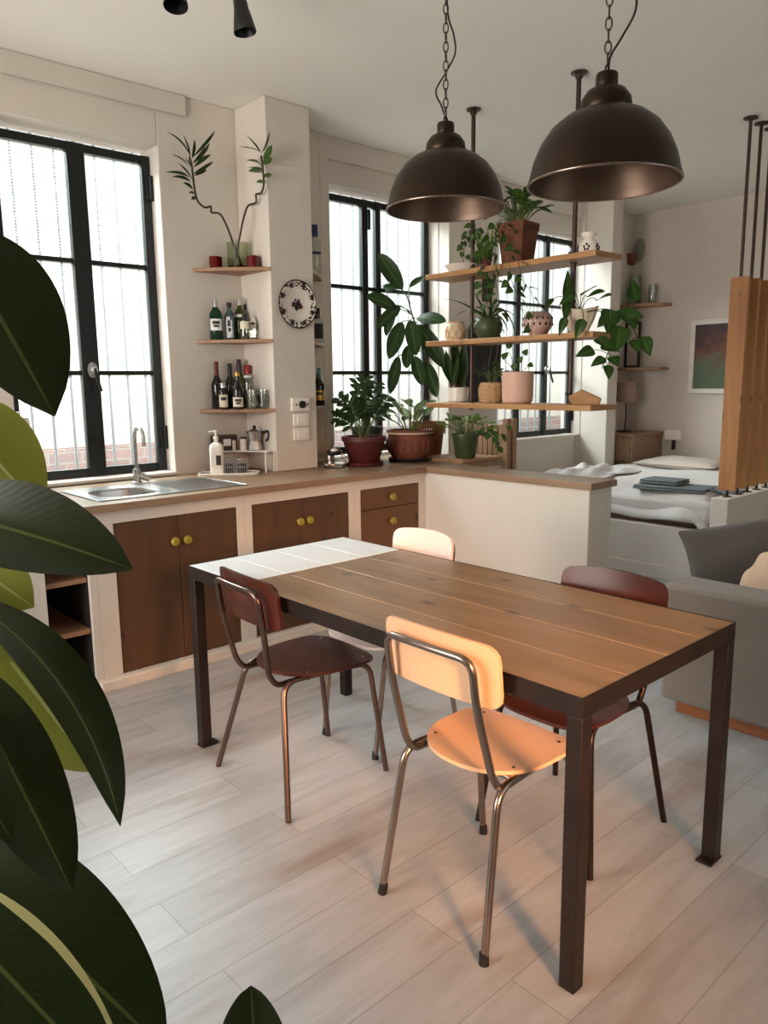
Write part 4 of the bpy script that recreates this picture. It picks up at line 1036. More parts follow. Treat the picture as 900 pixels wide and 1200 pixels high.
for z, lb in ((1.218, 'upper'), (1.128, 'lower')):
    sw = thing('wall_switch', 'white plastic switch plate, %s of the two below the thermostat' % lb, 'switch', (2.945, 3.9985, z), 0, 'switch plates under the thermostat')
    MB().box(-0.060, 0.060, -0.014, 0, -0.040, 0.040).build('plate', 'whitep', sw, bevel=0.004)
    MB().box(-0.036, 0.036, -0.019, -0.014, -0.024, 0.024).build('rocker', 'whitep', sw, bevel=0.002)

# ------------------------------------------------------------------ worktop clutter left of the pillar
WT = 0.9005
tr = thing('dish_tray', 'flat white tray with soap and cutlery baskets beside the sink', 'tray', (2.47, 4.10, WT), math.radians(-35))
MB().prism(rrect(0.36, 0.17, 0.03, 4), 0, 0.004).build('base', 'white_paint', tr, bevel=0.001)
e = [(x, y, 0.011) for x, y in rrect(0.355, 0.165, 0.03, 5)]
MB().tube(e, 0.006, 8, closed=True).build('rim', 'white_paint', tr, smooth=60)
sp = (2.378, 4.13, 0.9076)
sd = thing('soap_dispenser', 'white pump soap bottle on the tray by the sink', 'soap dispenser', (2.405, 4.125, WT+0.0045), math.radians(-40))
ob = MB(); o1 = rrect(0.082, 0.062, 0.022, 5); n = len(o1)
ob.add([(x*k, y*k, z) for k, z in ((0.9, 0), (1, 0.006), (1, 0.165), (0.92, 0.180), (0.6, 0.192), (0.34, 0.196), (0.30, 0.212)) for x, y in o1],
       [(r*n+i, r*n+(i+1)%n, (r+1)*n+(i+1)%n, (r+1)*n+i) for r in range(6) for i in range(n)]+[tuple(range(n)), tuple(6*n+i for i in range(n))])
ob.build('bottle', 'whitep', sd, smooth=40)
MB().box(0.0, 0.030, -0.0318, -0.0312, 0.06, 0.12).build('label', 'ink', sd)
MB().lathe([(0, 0.212), (0.016, 0.212), (0.016, 0.232), (0.006, 0.234), (0.006, 0.256), (0.012, 0.258), (0.012, 0.268), (0, 0.27)], (0,0,0), 16).cyl((0, 0, 0.263), (-0.045, -0.005, 0.259), 0.005, 0.004, 8).build('pump', 'whitep', sd, smooth=40)
for px, lb, rr in (((2.475, 4.105), 'left wire cutlery basket next to the soap bottle', 0.034), ((2.535, 4.055), 'right wire cutlery basket on the tray', 0.040)):
    c = thing('cutlery_basket', lb, 'basket', (px[0], px[1], WT+0.0045), 0, 'steel wire cutlery baskets')
    for z in (0.004, 0.045, 0.092): MB().tube([(rr*math.cos(a), rr*math.sin(a), z) for a in [2*PI*k/24 for k in range(24)]], 0.0024, 6, closed=True).build('ring', 'steel', c)
    w_ = MB()
    for k in range(18):
        a = 2*PI*k/18; w_.cyl((rr*math.cos(a), rr*math.sin(a), 0.004), (rr*math.cos(a), rr*math.sin(a), 0.092), 0.0018, n=6)
    w_.build('wire', 'steel', c)
    MB().cyl((0, 0, 0.001), (0, 0, 0.003), rr).build('base', 'steel', c)
    MB().lathe([(0, 0.004), (rr*0.75, 0.004), (rr*0.75, 0.06), (0, 0.062)], (0,0,0), 16).build('liner', 'ink', c)
rk = thing('corner_rack', 'white metal corner rack standing on the worktop against the pillar', 'rack', (2.753, 4.327, WT))
Lr = 0.315
MB().prism([(0, 0), (-0.275, 0), (-0.275, -0.06), (-0.06, -Lr), (0, -Lr)], 0.128, 0.134).build('top', 'white_paint', rk, bevel=0.001)
for a, b_ in ((-0.27, -0.006), (-0.262, -0.066), (-0.066, -Lr+0.008), (-0.006, -Lr+0.006)): MB().cyl((a, b_, 0), (a, b_, 0.128), 0.0055, None, 10).build('leg', 'white_paint', rk)
bx = thing('wooden_box', 'dark wooden box with a white label behind the soap bottle', 'box', (2.545, 4.27, WT+0.1345), math.radians(-8))
MB().box(-0.078, 0.078, -0.03, 0.03, 0, 0.098).build('body', 'chairwood', bx, bevel=0.004)
MB().box(-0.016, 0.034, -0.0312, -0.0302, 0.030, 0.072).build('label', 'paper_w', bx)
MB().box(-0.079, 0.079, -0.031, 0.031, 0.076, 0.079).build('lid_seam', 'dark_in', bx)
mp = thing('moka_pot', 'aluminium moka pot with a black handle on the white rack', 'coffee pot', (2.690, 4.14, WT+0.1345), math.radians(-45))
MB().lathe([(0, 0), (0.043, 0), (0.045, 0.004), (0.036, 0.058), (0, 0.059)], (0,0,0), 8).build('boiler', 'steel', mp, smooth=0)
up = MB().lathe([(0, 0.060), (0.033, 0.060), (0.034, 0.064), (0.046, 0.118), (0.044, 0.120), (0.012, 0.132), (0, 0.133)], (0,0,0), 8)
up.build('upper_chamber', 'steel', mp, smooth=0)
MB().lathe([(0, 0.132), (0.008, 0.132), (0.011, 0.146), (0.006, 0.154), (0, 0.155)], (0,0,0), 14).build('knob', 'blackp', mp, smooth=40)
MB().tube(rounded_path([(0.040, 0, 0.110), (0.088, 0, 0.120), (0.092, 0, 0.085), (0.070, 0, 0.055)], 0.02), 0.008, 8).build('handle', 'blackp', mp)
MB().add([(-0.040, -0.012, 0.098), (-0.040, 0.012, 0.098), (-0.058, 0, 0.119), (-0.043, -0.014, 0.119), (-0.043, 0.014, 0.119)], [(0,2,3), (1,4,2), (0,1,2), (2,4,3)]).build('spout', 'steel', mp)
for q, (lb, px, r, h) in enumerate((('small white lidded jar beside the moka pot', (2.628, 4.175), 0.021, 0.072), ('small pale cup at the back of the white rack', (2.60, 4.255), 0.026, 0.062))):
    j = thing('jar' if q == 0 else 'cup', lb, 'jar' if q == 0 else 'cup', (px[0], px[1], WT+0.1345))
    MB().lathe([(0, 0), (r*0.92, 0), (r, 0.006), (r, h), (r*0.9, h), (r*0.88, 0.008), (0, 0.008)], (0,0,0), 20).build('body', 'whiteceramic', j, smooth=40)
    if q == 0: MB().lathe([(0, h+0.0005), (r*1.05, h+0.0005), (r*1.05, h+0.012), (0, h+0.014)], (0,0,0), 20).build('lid', 'blackp', j, smooth=40)

# small chrome press right of the pillar
g = thing('citrus_press', 'small chrome and black hand press on the worktop right of the pillar', 'press', (3.17, 3.94, WT), math.radians(-30))
MB().prism(rrect(0.15, 0.09, 0.03, 4), 0.012, 0.028).build('base', 'chrome', g, bevel=0.003)
for a in (-0.06, 0.06): MB().ball((a, 0, 0.0075), 0.0095, 0.03, 0.0075, 12, 8).build('foot', 'blackp', g)
MB().tube(rounded_path([(-0.03, 0, 0.028), (-0.035, 0, 0.075), (0.0, 0, 0.098)], 0.02), 0.016, 12).build('arm', 'chrome', g, smooth=60)
MB().lathe([(0, 0.078), (0.038, 0.080), (0.052, 0.096), (0.052, 0.108), (0, 0.110)], (0,0,0), 24).build('bowl', 'blackp', g, smooth=40)
MB().ball((0, 0, 0.112), 0.040, 0.040, 0.030, 20, 10).build('dome', 'chrome', g, smooth=60)
MB().tube([(0.03, 0, 0.10), (0.075, -0.01, 0.06), (0.085, -0.01, 0.03)], 0.009, 10).build('lever', 'chrome', g, smooth=60)

# ------------------------------------------------------------------ bed, bedroom corner
b = thing('bed', 'low bed with white linen on the white platform', 'bed', (5.28, 3.25, 0.391))
MB().box(0.03, 2.1, -0.85, 0.76, 0.001, 0.035).build('slatted_base', 'worktop', b, bevel=0.003)
MB().box(0.0, 2.1, -0.86, 0.77, 0.036, 0.19).build('mattress', 'linen', b, bevel=0.03)
random.seed(3)
def duvet(u, v):
    # u along the bed, v across
    x = -0.055+u*2.0; y = -0.855+v*1.64
    z = 0.222+0.012*math.sin(u*9+v*5)+0.010*math.sin(v*13+u*4)+0.006*math.sin(u*31+v*17)+0.014*v
    e = max(0, 0.10-u)/0.10; z -= 0.19*(e**1.6); x += 0.02*e*math.sin(v*22+2*math.sin(v*9))+0.035*e*(1-e)*2
    e2 = max(0, 0.05-v)/0.05; z -= 0.10*e2**1.5; y += 0.015*e2*math.sin(u*25)
    e3 = max(0, v-0.96)/0.04; z -= 0.08*e3**1.5
    return (x, y, z)
MB().grid(duvet, 90, 60).build('duvet', 'linen', b, smooth=80, solid=0.02)
def pillow_mesh(L, W, T, ears=0.0, nu=26, nv=20, wob=0.05, pinch=0.10):
    m = MB()
    def f(s):
        def g(u, v):
            x, y = u*2-1, v*2-1
            e = ((1-abs(x)**2.4)*(1-abs(y)**2.4))**0.55 if abs(x) < 1 and abs(y) < 1 else 0
            k = 1-pinch*(1-y*y) ; k2 = 1-pinch*(1-x*x)
            cr = abs(x*y)**3
            return (x*L/2*(k+ears*cr), y*W/2*(k2+ears*cr), s*T/2*e*(1+wob*math.sin(5*x+3*y)+wob*math.sin(7*y-4*x)))
        return g
    m.grid(f(1), nu, nv); m.grid(f(-1), nu, nv); return m
p = thing('pillow', 'flat white pillow lying at the head of the bed', 'pillow', (6.98, 3.42, 0.660), math.radians(90))
MB_ = pillow_mesh(0.78, 0.50, 0.13, 0.03, wob=0.06, pinch=0.05); MB_.build('cover', 'linen2', p, smooth=80)
for k, (cx, cy, cz, L, W, T, rz_, lb) in enumerate(((5.50, 2.76, 0.628, 0.30, 0.54, 0.032, 0.12, 'larger folded slate-blue towel at the foot of the bed'), (5.53, 2.86, 0.664, 0.24, 0.30, 0.034, 0.05, 'smaller folded slate-blue towel on top of the larger towel'))):
    t = thing('folded_towel', lb, 'towel', (cx, cy, cz), rz_, 'folded slate-blue towels on the bed')
    for q in range(2):
        def g(u, v, q=q): return ((u-0.5)*L*(1-0.02*q)+0.004*math.sin(v*20), (v-0.5)*W*(1-0.02*q)+0.004*math.sin(u*14), T*(0.25+0.5*q)+0.003*math.sin(u*9+v*7))
        MB().box(-L/2+0.004*q, L/2-0.004*q, -W/2+0.004*q, W/2-0.004*q, q*T/2, (q+1)*T/2-0.001).build('fold', 'towel', t, bevel=T*0.22)
    if k == 0:
        def g(u, v): return (-0.06+u*0.20+0.02*math.sin(v*6), -0.27-0.20*v, 0.018-0.012*v+0.006*math.sin(u*12+v*9))
        MB().grid(g, 16, 16).build('loose_end', 'towel', t, smooth=80, solid=0.012)
c = thing('crumpled_sheet', 'crumpled white sheet at the window side of the bed', 'sheet', (5.83, 3.72, 0.64))
def g(u, v):
    x, y = (u-0.5)*0.95, (v-0.5)*0.50
    e = (1-abs(2*u-1)**3)*(1-abs(2*v-1)**3)
    return (x+0.03*math.sin(v*11), y+0.03*math.sin(u*13), 0.004+e*(0.035+0.022*math.sin(u*17+v*6)+0.018*math.sin(v*19-u*9)+0.012*math.sin(u*37)))
MB().grid(g, 50, 34).build('cloth', 'linen', c, smooth=80, solid=0.006)

d = thing('bedside_dresser', 'dim wooden dresser in the corner beyond the pillar', 'dresser', (7.13, 4.11, 0.391))
MB().box(-0.27, 0.315, -0.21, 0.215, 0, 0.505).build('body', 'worktop', d, bevel=0.003)
MB().box(-0.285, 0.318, -0.225, 0.217, 0.506, 0.53).build('top', 'shelfwood', d, bevel=0.003)
for z0, z1 in ((0.03, 0.24), (0.26, 0.48)):
    dr = MB().box(-0.286, -0.271, -0.19, 0.2, z0, z1).build('drawer', 'worktop', d, bevel=0.002)
    MB().ball((-0.294, 0.0, (z0+z1)/2), 0.010, 0.010, 0.010, 10, 8).build('knob', 'iron', dr)
lp = thing('table_lamp', 'bedside lamp with taupe drum shade on the dresser', 'lamp', (7.15, 4.16, 0.9215))
MB().lathe([(0, 0), (0.075, 0), (0.075, 0.01), (0.01, 0.016), (0, 0.017)], (0,0,0), 24).build('base', 'iron', lp, smooth=40)
MB().tube([(0, 0, 0.015), (0.01, -0.005, 0.16), (0.005, 0.0, 0.33)], 0.006, 8).build('stem', 'pipe', lp)
MB().lathe([(0.125, 0.30), (0.115, 0.50), (0.112, 0.50), (0.122, 0.30)], (0,0,0), 32).build('shade', mat('taupe_shade', rgb(150, 124, 112), 0.9), lp, smooth=50)
# wall shelves at the end of the bedroom
for zz, L, lb in ((2.19, 0.46, 'upper'), (1.565, 0.46, 'lower')):
    o = MB().prism([(7.449, 4.328), (7.17, 4.328), (7.17, 4.18), (7.30, 3.885), (7.449, 3.865)], zz-0.028, zz).build('wall_shelf', 'shelfwood', None, smooth=0, bevel=0.002)
    tag(o, '%s wooden corner shelf on the bedroom end wall' % lb, 'shelf', 'bedroom corner shelves')
for lb, cx, cy, r, h, gm in (('tall clear glass jar on the upper bedroom shelf', 7.35, 4.22, 0.062, 0.30, 'g_clear'), ('clear drinking glass on the upper bedroom shelf edge', 7.37, 4.04, 0.045, 0.19, 'g_tumbler')):
    o = MB().lathe([(0, 0), (r*0.85, 0), (r, 0.015), (r, h*0.75), (r*0.8, h), (r*0.76, h), (r*0.93, h*0.74), (r*0.9, 0.02), (0, 0.016)], (0,0,0), 22).build('glass_jar', gm, None, smooth=50, loc=(cx, cy, 2.1905)); tag(o, lb, 'glass')
o = thing('wall_pot', 'tiny terracotta pot hung on the wall above the bedroom shelf', 'pot', (7.395, 4.30, 2.60))
MB().lathe([(0, 0), (0.036, 0), (0.050, 0.085), (0.053, 0.085), (0.053, 0.105), (0.047, 0.105), (0.04, 0.06), (0, 0.055)], (0,0,0), 20).build('body', 'terracotta', o, smooth=40)
MB().cyl((0, 0, 0.056), (0, 0, 0.085), 0.040).build('soil', 'soil', o)
o = MB().lathe([(0, 0), (0.085, 0), (0.085, 0.012), (0.07, 0.016), (0, 0.016)], (0,0,0), 32, 1.35, 0.75, rot=Matrix.Rotation(-PI/2, 3, 'Y')).build('wall_disc', 'greydisc', None, smooth=40, loc=(7.449, 4.245, 2.74))
tag(o, 'grey oval disc mounted high on the bedroom end wall', 'wall disc')
o = thing('leaning_frame', 'black picture frame leaning on the lower bedroom shelf', 'frame', (7.38, 4.24, 1.5655), 0)
for x0, x1, z0, z1 in ((-0.085, -0.062, 0, 0.46), (0.062, 0.085, 0, 0.46), (-0.062, 0.062, 0, 0.022), (-0.062, 0.062, 0.438, 0.46)): MB().box(-0.01, 0.01, x0, x1, z0, z1).build('rail', 'blackp', o)
MB().box(0.002, 0.006, -0.062, 0.062, 0.022, 0.438).build('picture', 'bedwall', o)
pc = thing('framed_painting', 'white-framed reddish and green abstract painting on the bedroom wall', 'painting', (7.449, 3.36, 1.655))
W2, H2 = 0.285, 0.35
for y0, y1, z0, z1 in ((-W2, W2, H2-0.045, H2), (-W2, W2, -H2, -H2+0.045), (-W2, -W2+0.045, -H2+0.045, H2-0.045), (W2-0.045, W2, -H2+0.045, H2-0.045)):
    MB().box(-0.03, -0.001, y0, y1, z0, z1).build('frame', 'white_paint', pc, bevel=0.003)
m_, nt, bs = new_mat('abstract_painting')
tc = nt.nodes.new('ShaderNodeTexCoord'); sx = nt.nodes.new('ShaderNodeSeparateXYZ'); nz = nt.nodes.new('ShaderNodeTexNoise'); nz.inputs['Scale'].default_value = 7
nt.links.new(tc.outputs['Object'], nz.inputs['Vector']); nt.links.new(tc.outputs['Object'], sx.inputs[0])
ad = nt.nodes.new('ShaderNodeMath'); ad.operation = 'MULTIPLY_ADD'; ad.inputs[1].default_value = 0.35; nt.links.new(nz.outputs['Fac'], ad.inputs[0]); nt.links.new(sx.outputs[2], ad.inputs[2])
cr = nt.nodes.new('ShaderNodeValToRGB'); e = cr.color_ramp.elements
e[0].position = 0.0; e[0].color = rgb(86, 100, 78); e[1].position = 0.14; e[1].color = rgb(96, 90, 70)
for p_, c_ in ((0.24, rgb(110, 56, 40)), (0.34, rgb(74, 24, 20)), (0.5, rgb(50, 20, 18))):
    q = e.new(p_); q.color = c_
nt.links.new(ad.outputs[0], cr.inputs[0]); nt.links.new(cr.outputs[0], bs.inputs['Base Color']); bs.inputs['Roughness'].default_value = 0.4
MB().box(-0.016, -0.002, -W2+0.046, W2-0.046, -H2+0.046, H2-0.046).build('canvas', m_, pc)
wl_ = thing('wall_reading_lamp', 'small white box lamp on a dark stem above the pillow', 'lamp', (7.449, 3.77, 0.74))
MB().box(-0.05, -0.001, -0.085, 0.085, 0.10, 0.20).build('shade', 'whitep', wl_, bevel=0.004)
MB().box(-0.03, -0.001, -0.016, 0.016, 0.0, 0.099).build('stem', 'blackp', wl_, bevel=0.003)

# ------------------------------------------------------------------ sofa
s = thing('sofa', 'grey tweed sofa seen from behind on a low orange wooden base', 'sofa', (3.08, 0.75, 0))
def soft(m, name, mt, parent, bv=0.03): return m.build(name, mt, parent, bevel=bv)
soft(MB().box(0.0, 0.20, -0.75, 0.82, 0.052, 0.582), 'back', 'sofa', s, 0.025)
soft(MB().box(0.202, 0.98, 0.64, 0.84, 0.052, 0.56), 'arm', 'sofa', s, 0.03)
soft(MB().box(0.202, 0.96, -0.75, 0.638, 0.052, 0.30), 'base', 'sofa', s, 0.02)
for y0, y1 in ((-0.75, -0.06), (-0.056, 0.636)): soft(MB().box(0.204, 0.98, y0, y1, 0.302, 0.44), 'seat_cushion', 'sofa', s, 0.04)
MB().box(0.03, 0.93, -0.74, 0.755, 0.0, 0.051).build('plinth', 'sofawood', s, bevel=0.004)
def cushion(label, loc, L, W, T, m, rx, ry, rz_, ears=0.10):
    c = thing('cushion', label, 'cushion', loc); c.rotation_euler = (Matrix.Rotation(rz_, 3, 'Z') @ Matrix.Rotation(ry, 3, 'Y') @ Matrix.Rotation(rx, 3, 'Z')).to_euler()
    pillow_mesh(L, W, T, ears, wob=0.08, pinch=0.05).build('cover', m, c, smooth=80, subsurf=1)
    return c
cushion('large charcoal cushion propped against the sofa back', (3.42, 1.25, 0.675), 0.40, 0.78, 0.19, 'cush_dark', 0.33, math.radians(-72), 0.0, 0.05)
cushion('cream cushion lying against the charcoal one at the right edge', (3.345, 1.165, 0.63), 0.27, 0.40, 0.10, 'cush_cream', 0.06, math.radians(-74), 0.05, 0.04)

# ------------------------------------------------------------------ plants: pots and foliage
def pot_prof(rt, rb, h, lip=0.012, lh=0.03, wall=0.008):
    return [(0, 0), (rb*0.94, 0), (rb, 0.006), (rt-0.002, h-lh), (rt+lip, h-lh), (rt+lip, h), (rt-wall, h), (rt-wall-0.004, h-lh-0.01), (0, h-lh-0.012)]
def planter(name, label, loc, prof, m, soil_r, soil_z, cat='potted plant', saucer=None, group=None, n=32, rz=0.0, smooth=35):
    p = thing(name, label, cat, loc, rz, group)
    dz = 0.0
    if saucer:
        r, mm = saucer
        MB().lathe([(0, 0), (r*0.9, 0), (r, 0.006), (r*1.03, 0.022), (r*0.99, 0.022), (r*0.94, 0.008), (0, 0.007)], (0,0,0), 32).build('saucer', mm, p, smooth=40); dz = 0.0085
    MB().lathe([(r, z+dz) for r, z in prof], (0,0,0), n).build('pot', m, p, smooth=smooth)
    if soil_r: MB().lathe([(0, soil_z+dz), (soil_r, soil_z+dz), (soil_r*0.5, soil_z+dz+0.008), (0, soil_z+dz+0.012)], (0,0,0), 20).build('soil', 'soil', p, smooth=60)
    return p
def bush(p, base, n, R, H, L, W, shape, m, seed, up=0.35, droop=0.2, stem_r=0.0022, sm='stemg', flat=0.0, minr=0.2, fold=0.15, name='foliage'):
    """stems fan out of the soil; each carries a leaf at its end"""
    rnd = random.Random(seed); f = MB(); s = MB(); base = Vector(base)
    for k in range(n):
        a = 2*PI*k/n*1.0*2.4+rnd.uniform(-0.3, 0.3); q = (rnd.uniform(minr, 1))**0.7
        e = base+Vector((R*q*math.cos(a), R*q*math.sin(a), H*(1-0.55*q*q)*rnd.uniform(0.75, 1.05)))
        st0 = base+Vector((0.15*R*math.cos(a), 0.15*R*math.sin(a), 0))
        mid = (st0+e)/2+Vector((0, 0, H*0.18))
        s.tube(bez(st0, mid, e, 5), [stem_r]*6, 5)
        out = Vector((math.cos(a), math.sin(a), 0))
        dr = (out*rnd.uniform(0.5, 1.0)+Vector((rnd.uniform(-.4, .4), rnd.uniform(-.4, .4), up*rnd.uniform(-0.6, 1.2)))).normalized()
        l = L*rnd.uniform(0.75, 1.2)
        nr = (Vector((0, 0, 1))+out*rnd.uniform(-0.6, 0.3)+Vector((rnd.uniform(-.5, .3), rnd.uniform(-.6, .3), 0)))
        f.leaf(e-dr*l*0.1, e+dr*l, W*rnd.uniform(0.8, 1.15), nr, droop*rnd.uniform(0.3, 1), fold, shape, 4, 7)
    s.build('stems', sm, p, smooth=60); return f.build(name, m, p, smooth=70)
def vine(f, s, pts, n, L, W, seed, shape='heart', r=0.0018, droop=0.1, start=0.05):
    rnd = random.Random(seed); sp = smooth_path(pts, 6); s.tube(sp, r, 5)
    N = len(sp)
    for k in range(n):
        t = start+(1-start)*(k+rnd.uniform(0, 0.5))/n; i = min(N-2, int(t*(N-1)))
        p = sp[i]; a = rnd.uniform(0, 2*PI)
        o = Vector((math.cos(a), math.sin(a), rnd.uniform(-0.2, 0.3)))
        q = p+o*L*0.35
        s.tube([p, (p+q)/2+Vector((0, 0, 0.006)), q], r*0.7, 4)
        dr = (o*0.6+Vector((rnd.uniform(-.3, .3), rnd.uniform(-.3, .3), rnd.uniform(-1.1, -0.2)))).normalized()
        l = L*rnd.uniform(0.75, 1.2)
        f.leaf(q, q+dr*l, W*rnd.uniform(0.8, 1.1), Vector((-0.55+rnd.uniform(-.4, .4), -0.7+rnd.uniform(-.4, .4), 0.5)), droop, 0.15, shape, 4, 7)
def rel(p, o): return Vector(p)-Vector(o)

# -- burgundy pot with a glossy arching plant
o = (3.39, 3.895, WT)
p = planter('potted_zz_plant', 'burgundy pot with upright dark-leaved plant, nearest the pillar', o, pot_prof(0.142, 0.098, 0.185, 0.008, 0.03), 'redpot', 0.125, 0.15, saucer=(0.128, 'redpot'))
f = MB(); s = MB(); rnd = random.Random(11)
for k, (tip, sd) in enumerate((((3.269, 3.994, 1.339), 1), ((3.437, 3.998, 1.427), 2), ((3.591, 3.996, 1.436), 3), ((3.56, 3.861, 1.322), 4), ((3.367, 3.833, 1.327), 5), ((3.249, 3.867, 1.303), 6), ((3.509, 4.009, 1.46), 7), ((3.273, 4.031, 1.215), 8))):
    b0 = Vector((rnd.uniform(-.04, .04), rnd.uniform(-.04, .04), 0.16)); e = rel(tip, o)
    mid = (b0+e)/2+Vector((0, 0, 0.06)); pth = bez(b0, mid, e, 9); s.tube(pth, [0.0055*(1-0.05*i) for i in range(10)], 6)
    for i in range(4, 10):
        for sg in (-1, 1):
            pp = pth[i]; tg = (pth[i]-pth[i-1]).normalized(); sd_ = tg.cross(Vector((-0.5, -0.6, 0.5))).normalized()*sg
            dr = (sd_*0.8+tg*0.6+Vector((0, 0, rnd.uniform(-.5, .15)))).normalized(); l = rnd.uniform(0.06, 0.088)
            f.leaf(pp, pp+dr*l, 0.034, Vector((-0.5, -0.6, 0.7)), 0.12, 0.2, 'oval', 4, 6)
s.build('stems', 'stemg', p, smooth=60); f.build('foliage', 'leaf_dark', p, smooth=70)

# -- bottle-green pot behind it
o = (3.645, 4.155, WT)
p = planter('potted_plant', 'bottle-green pot with pale-veined leaves behind the burgundy and terracotta pots', o, pot_prof(0.112, 0.085, 0.235, 0.006, 0.02), 'deepgreen', 0.10, 0.21)
bush(p, (0, 0, 0.22), 16, 0.15, 0.21, 0.115, 0.060, 'lance', 'leaf_varieg', 5, 0.3, 0.2)

# -- terracotta planter with variegated leaves
o = (3.80, 3.875, WT)
p = planter('terracotta_planter', 'round terracotta planter with cream rim and large variegated leaves', o,
    [(0, 0), (0.105, 0), (0.118, 0.008), (0.152, 0.06), (0.165, 0.105), (0.160, 0.150), (0.148, 0.180), (0.160, 0.184), (0.163, 0.210), (0.146, 0.210), (0.142, 0.185), (0, 0.18)], 'terracotta', 0.140, 0.185, saucer=(0.150, 'iron'))
rb = MB().lathe([(0.1495, 0.1895), (0.1625, 0.193), (0.1640, 0.203), (0.158, 0.203), (0.152, 0.19)], (0,0,0.0), 32); rb.build('rim_band', 'cream', p, smooth=40)
rd = MB()
for k in range(22):
    a = 2*PI*k/22
    rd.tube([(0.150*math.cos(a), 0.150*math.sin(a), 0.065), (0.1665*math.cos(a), 0.1665*math.sin(a), 0.112), (0.1625*math.cos(a), 0.1625*math.sin(a), 0.150)], 0.0045, 5)
rd.build('relief', 'terracotta', p, smooth=50)
bush(p, (0, 0, 0.19), 15, 0.17, 0.21, 0.165, 0.070, 'lance', 'leaf_varieg', 21, 0.5, 0.3, 0.004)

# -- patterned basket pot with the tall plant
o = (4.13, 4.02, WT)
p = planter('tall_potted_plant', 'tall broad-leaved plant in a dark red fringed pot in front of the middle window', o, pot_prof(0.125, 0.100, 0.255, 0.005, 0.02), 'terracotta', 0.115, 0.235)
fr = MB(); rnd = random.Random(4)
for k in range(44):
    a = 2*PI*k/44; r = 0.131; fr.cyl((r*math.cos(a), r*math.sin(a), 0.245), (r*0.985*math.cos(a), r*0.985*math.sin(a), 0.245-rnd.uniform(0.05, 0.085)), 0.0045, 0.003, 5)
fr.build('fringe', 'wicker', p, smooth=60)
trunk = [Vector((-0.03, 0.02, 0.23)), rel((4.232, 4.158, 1.399), o), rel((4.215, 4.141, 1.558), o), rel((4.187, 4.148, 1.777), o), rel((4.126, 4.167, 1.918), o), rel((4.115, 4.209, 2.055), o), rel((4.087, 4.252, 2.131), o)]
MB().tube(smooth_path(trunk, 5), [0.012-0.0003*i for i in range(31)], 8).build('stem', 'stemd', p, smooth=60)
f = MB(); s = MB()
TL = [((472,340), (443,297), 5.65, 0.115, (484,352)), ((466,362), (429,348), 5.55, 0.10, (482,366)), ((470,336), (440,340), 5.9, 0.06, (480,360)), ((468,358), (441,384), 5.5, 0.085, (484,370)),
      ((471,378), (456,420), 5.5, 0.11, (486,376)), ((488,372), (522,376), 5.6, 0.10, (484,374)), ((490,381), (521,428), 5.75, 0.13, (486,378)), ((481,374), (487,416), 5.5, 0.11, (484,374)),
      ((480,405), (476,431), 5.5, 0.09, (484,388)), ((486,418), (495,450), 5.55, 0.09, (492,400)), ((467,418), (457,462), 5.5, 0.085, (490,410)), ((480,337), (497,324), 5.8, 0.05, (482,356)), ((496,425), (506,465), 5.8, 0.09, (496,410)), ((464,358), (452,392), 5.65, 0.07, (484,372))]
TLW = [
    ((4.059, 4.204, 2.112), (3.923, 4.32, 2.371), 0.125, (4.125, 4.191, 2.018)), ((3.979, 4.177, 1.972), (3.719, 4.226, 2.05), 0.115, (4.142, 4.183, 1.932)), ((4.161, 4.328, 2.155), (4.084, 4.531, 2.137), 0.07, (4.12, 4.196, 2.018)), ((3.996, 4.167, 1.996), (3.745, 4.151, 1.823), 0.09, (4.142, 4.182, 1.926)),
    ((3.991, 4.145, 1.88), (3.82, 4.102, 1.609), 0.115, (4.15, 4.164, 1.882)), ((4.108, 4.113, 1.907), (4.153, 3.856, 1.869), 0.105, (4.144, 4.176, 1.907)), ((4.148, 4.135, 1.868), (4.257, 3.961, 1.542), 0.13, (4.158, 4.172, 1.883)), ((4.038, 4.104, 1.892), (3.93, 3.937, 1.629), 0.115, (4.143, 4.175, 1.901)),
    ((4.012, 4.088, 1.714), (3.902, 4.012, 1.542), 0.09, (4.185, 4.154, 1.796)), ((4.029, 4.053, 1.634), (3.972, 3.919, 1.42), 0.095, (4.194, 4.146, 1.733)), ((3.907, 4.096, 1.634), (3.794, 4.069, 1.363), 0.085, (4.205, 4.148, 1.671)), ((4.135, 4.21, 2.136), (4.302, 4.215, 2.229), 0.06, (4.118, 4.203, 2.043)),
    ((4.234, 4.132, 1.595), (4.222, 4.014, 1.33), 0.10, (4.215, 4.14, 1.671)), ((4.039, 4.267, 2.006), (3.961, 4.288, 1.783), 0.075, (4.136, 4.195, 1.957))]
rnd = random.Random(8)
for a, t, w, j in TLW:
    a, t, j = rel(a, o), rel(t, o), rel(j, o)
    s.tube(bez(j, (j+a)/2+Vector((0, 0, 0.02)), a, 5), 0.004, 5)
    f.leaf(a, t, w, (-0.62+rnd.uniform(-.25, .25), -0.68+rnd.uniform(-.25, .25), 0.45), 0.10, 0.14, 'oval', 6, 12)
s.build('leaf_stalks', 'stemg', p, smooth=60); f.build('foliage', 'leaf_dark', p, smooth=70)

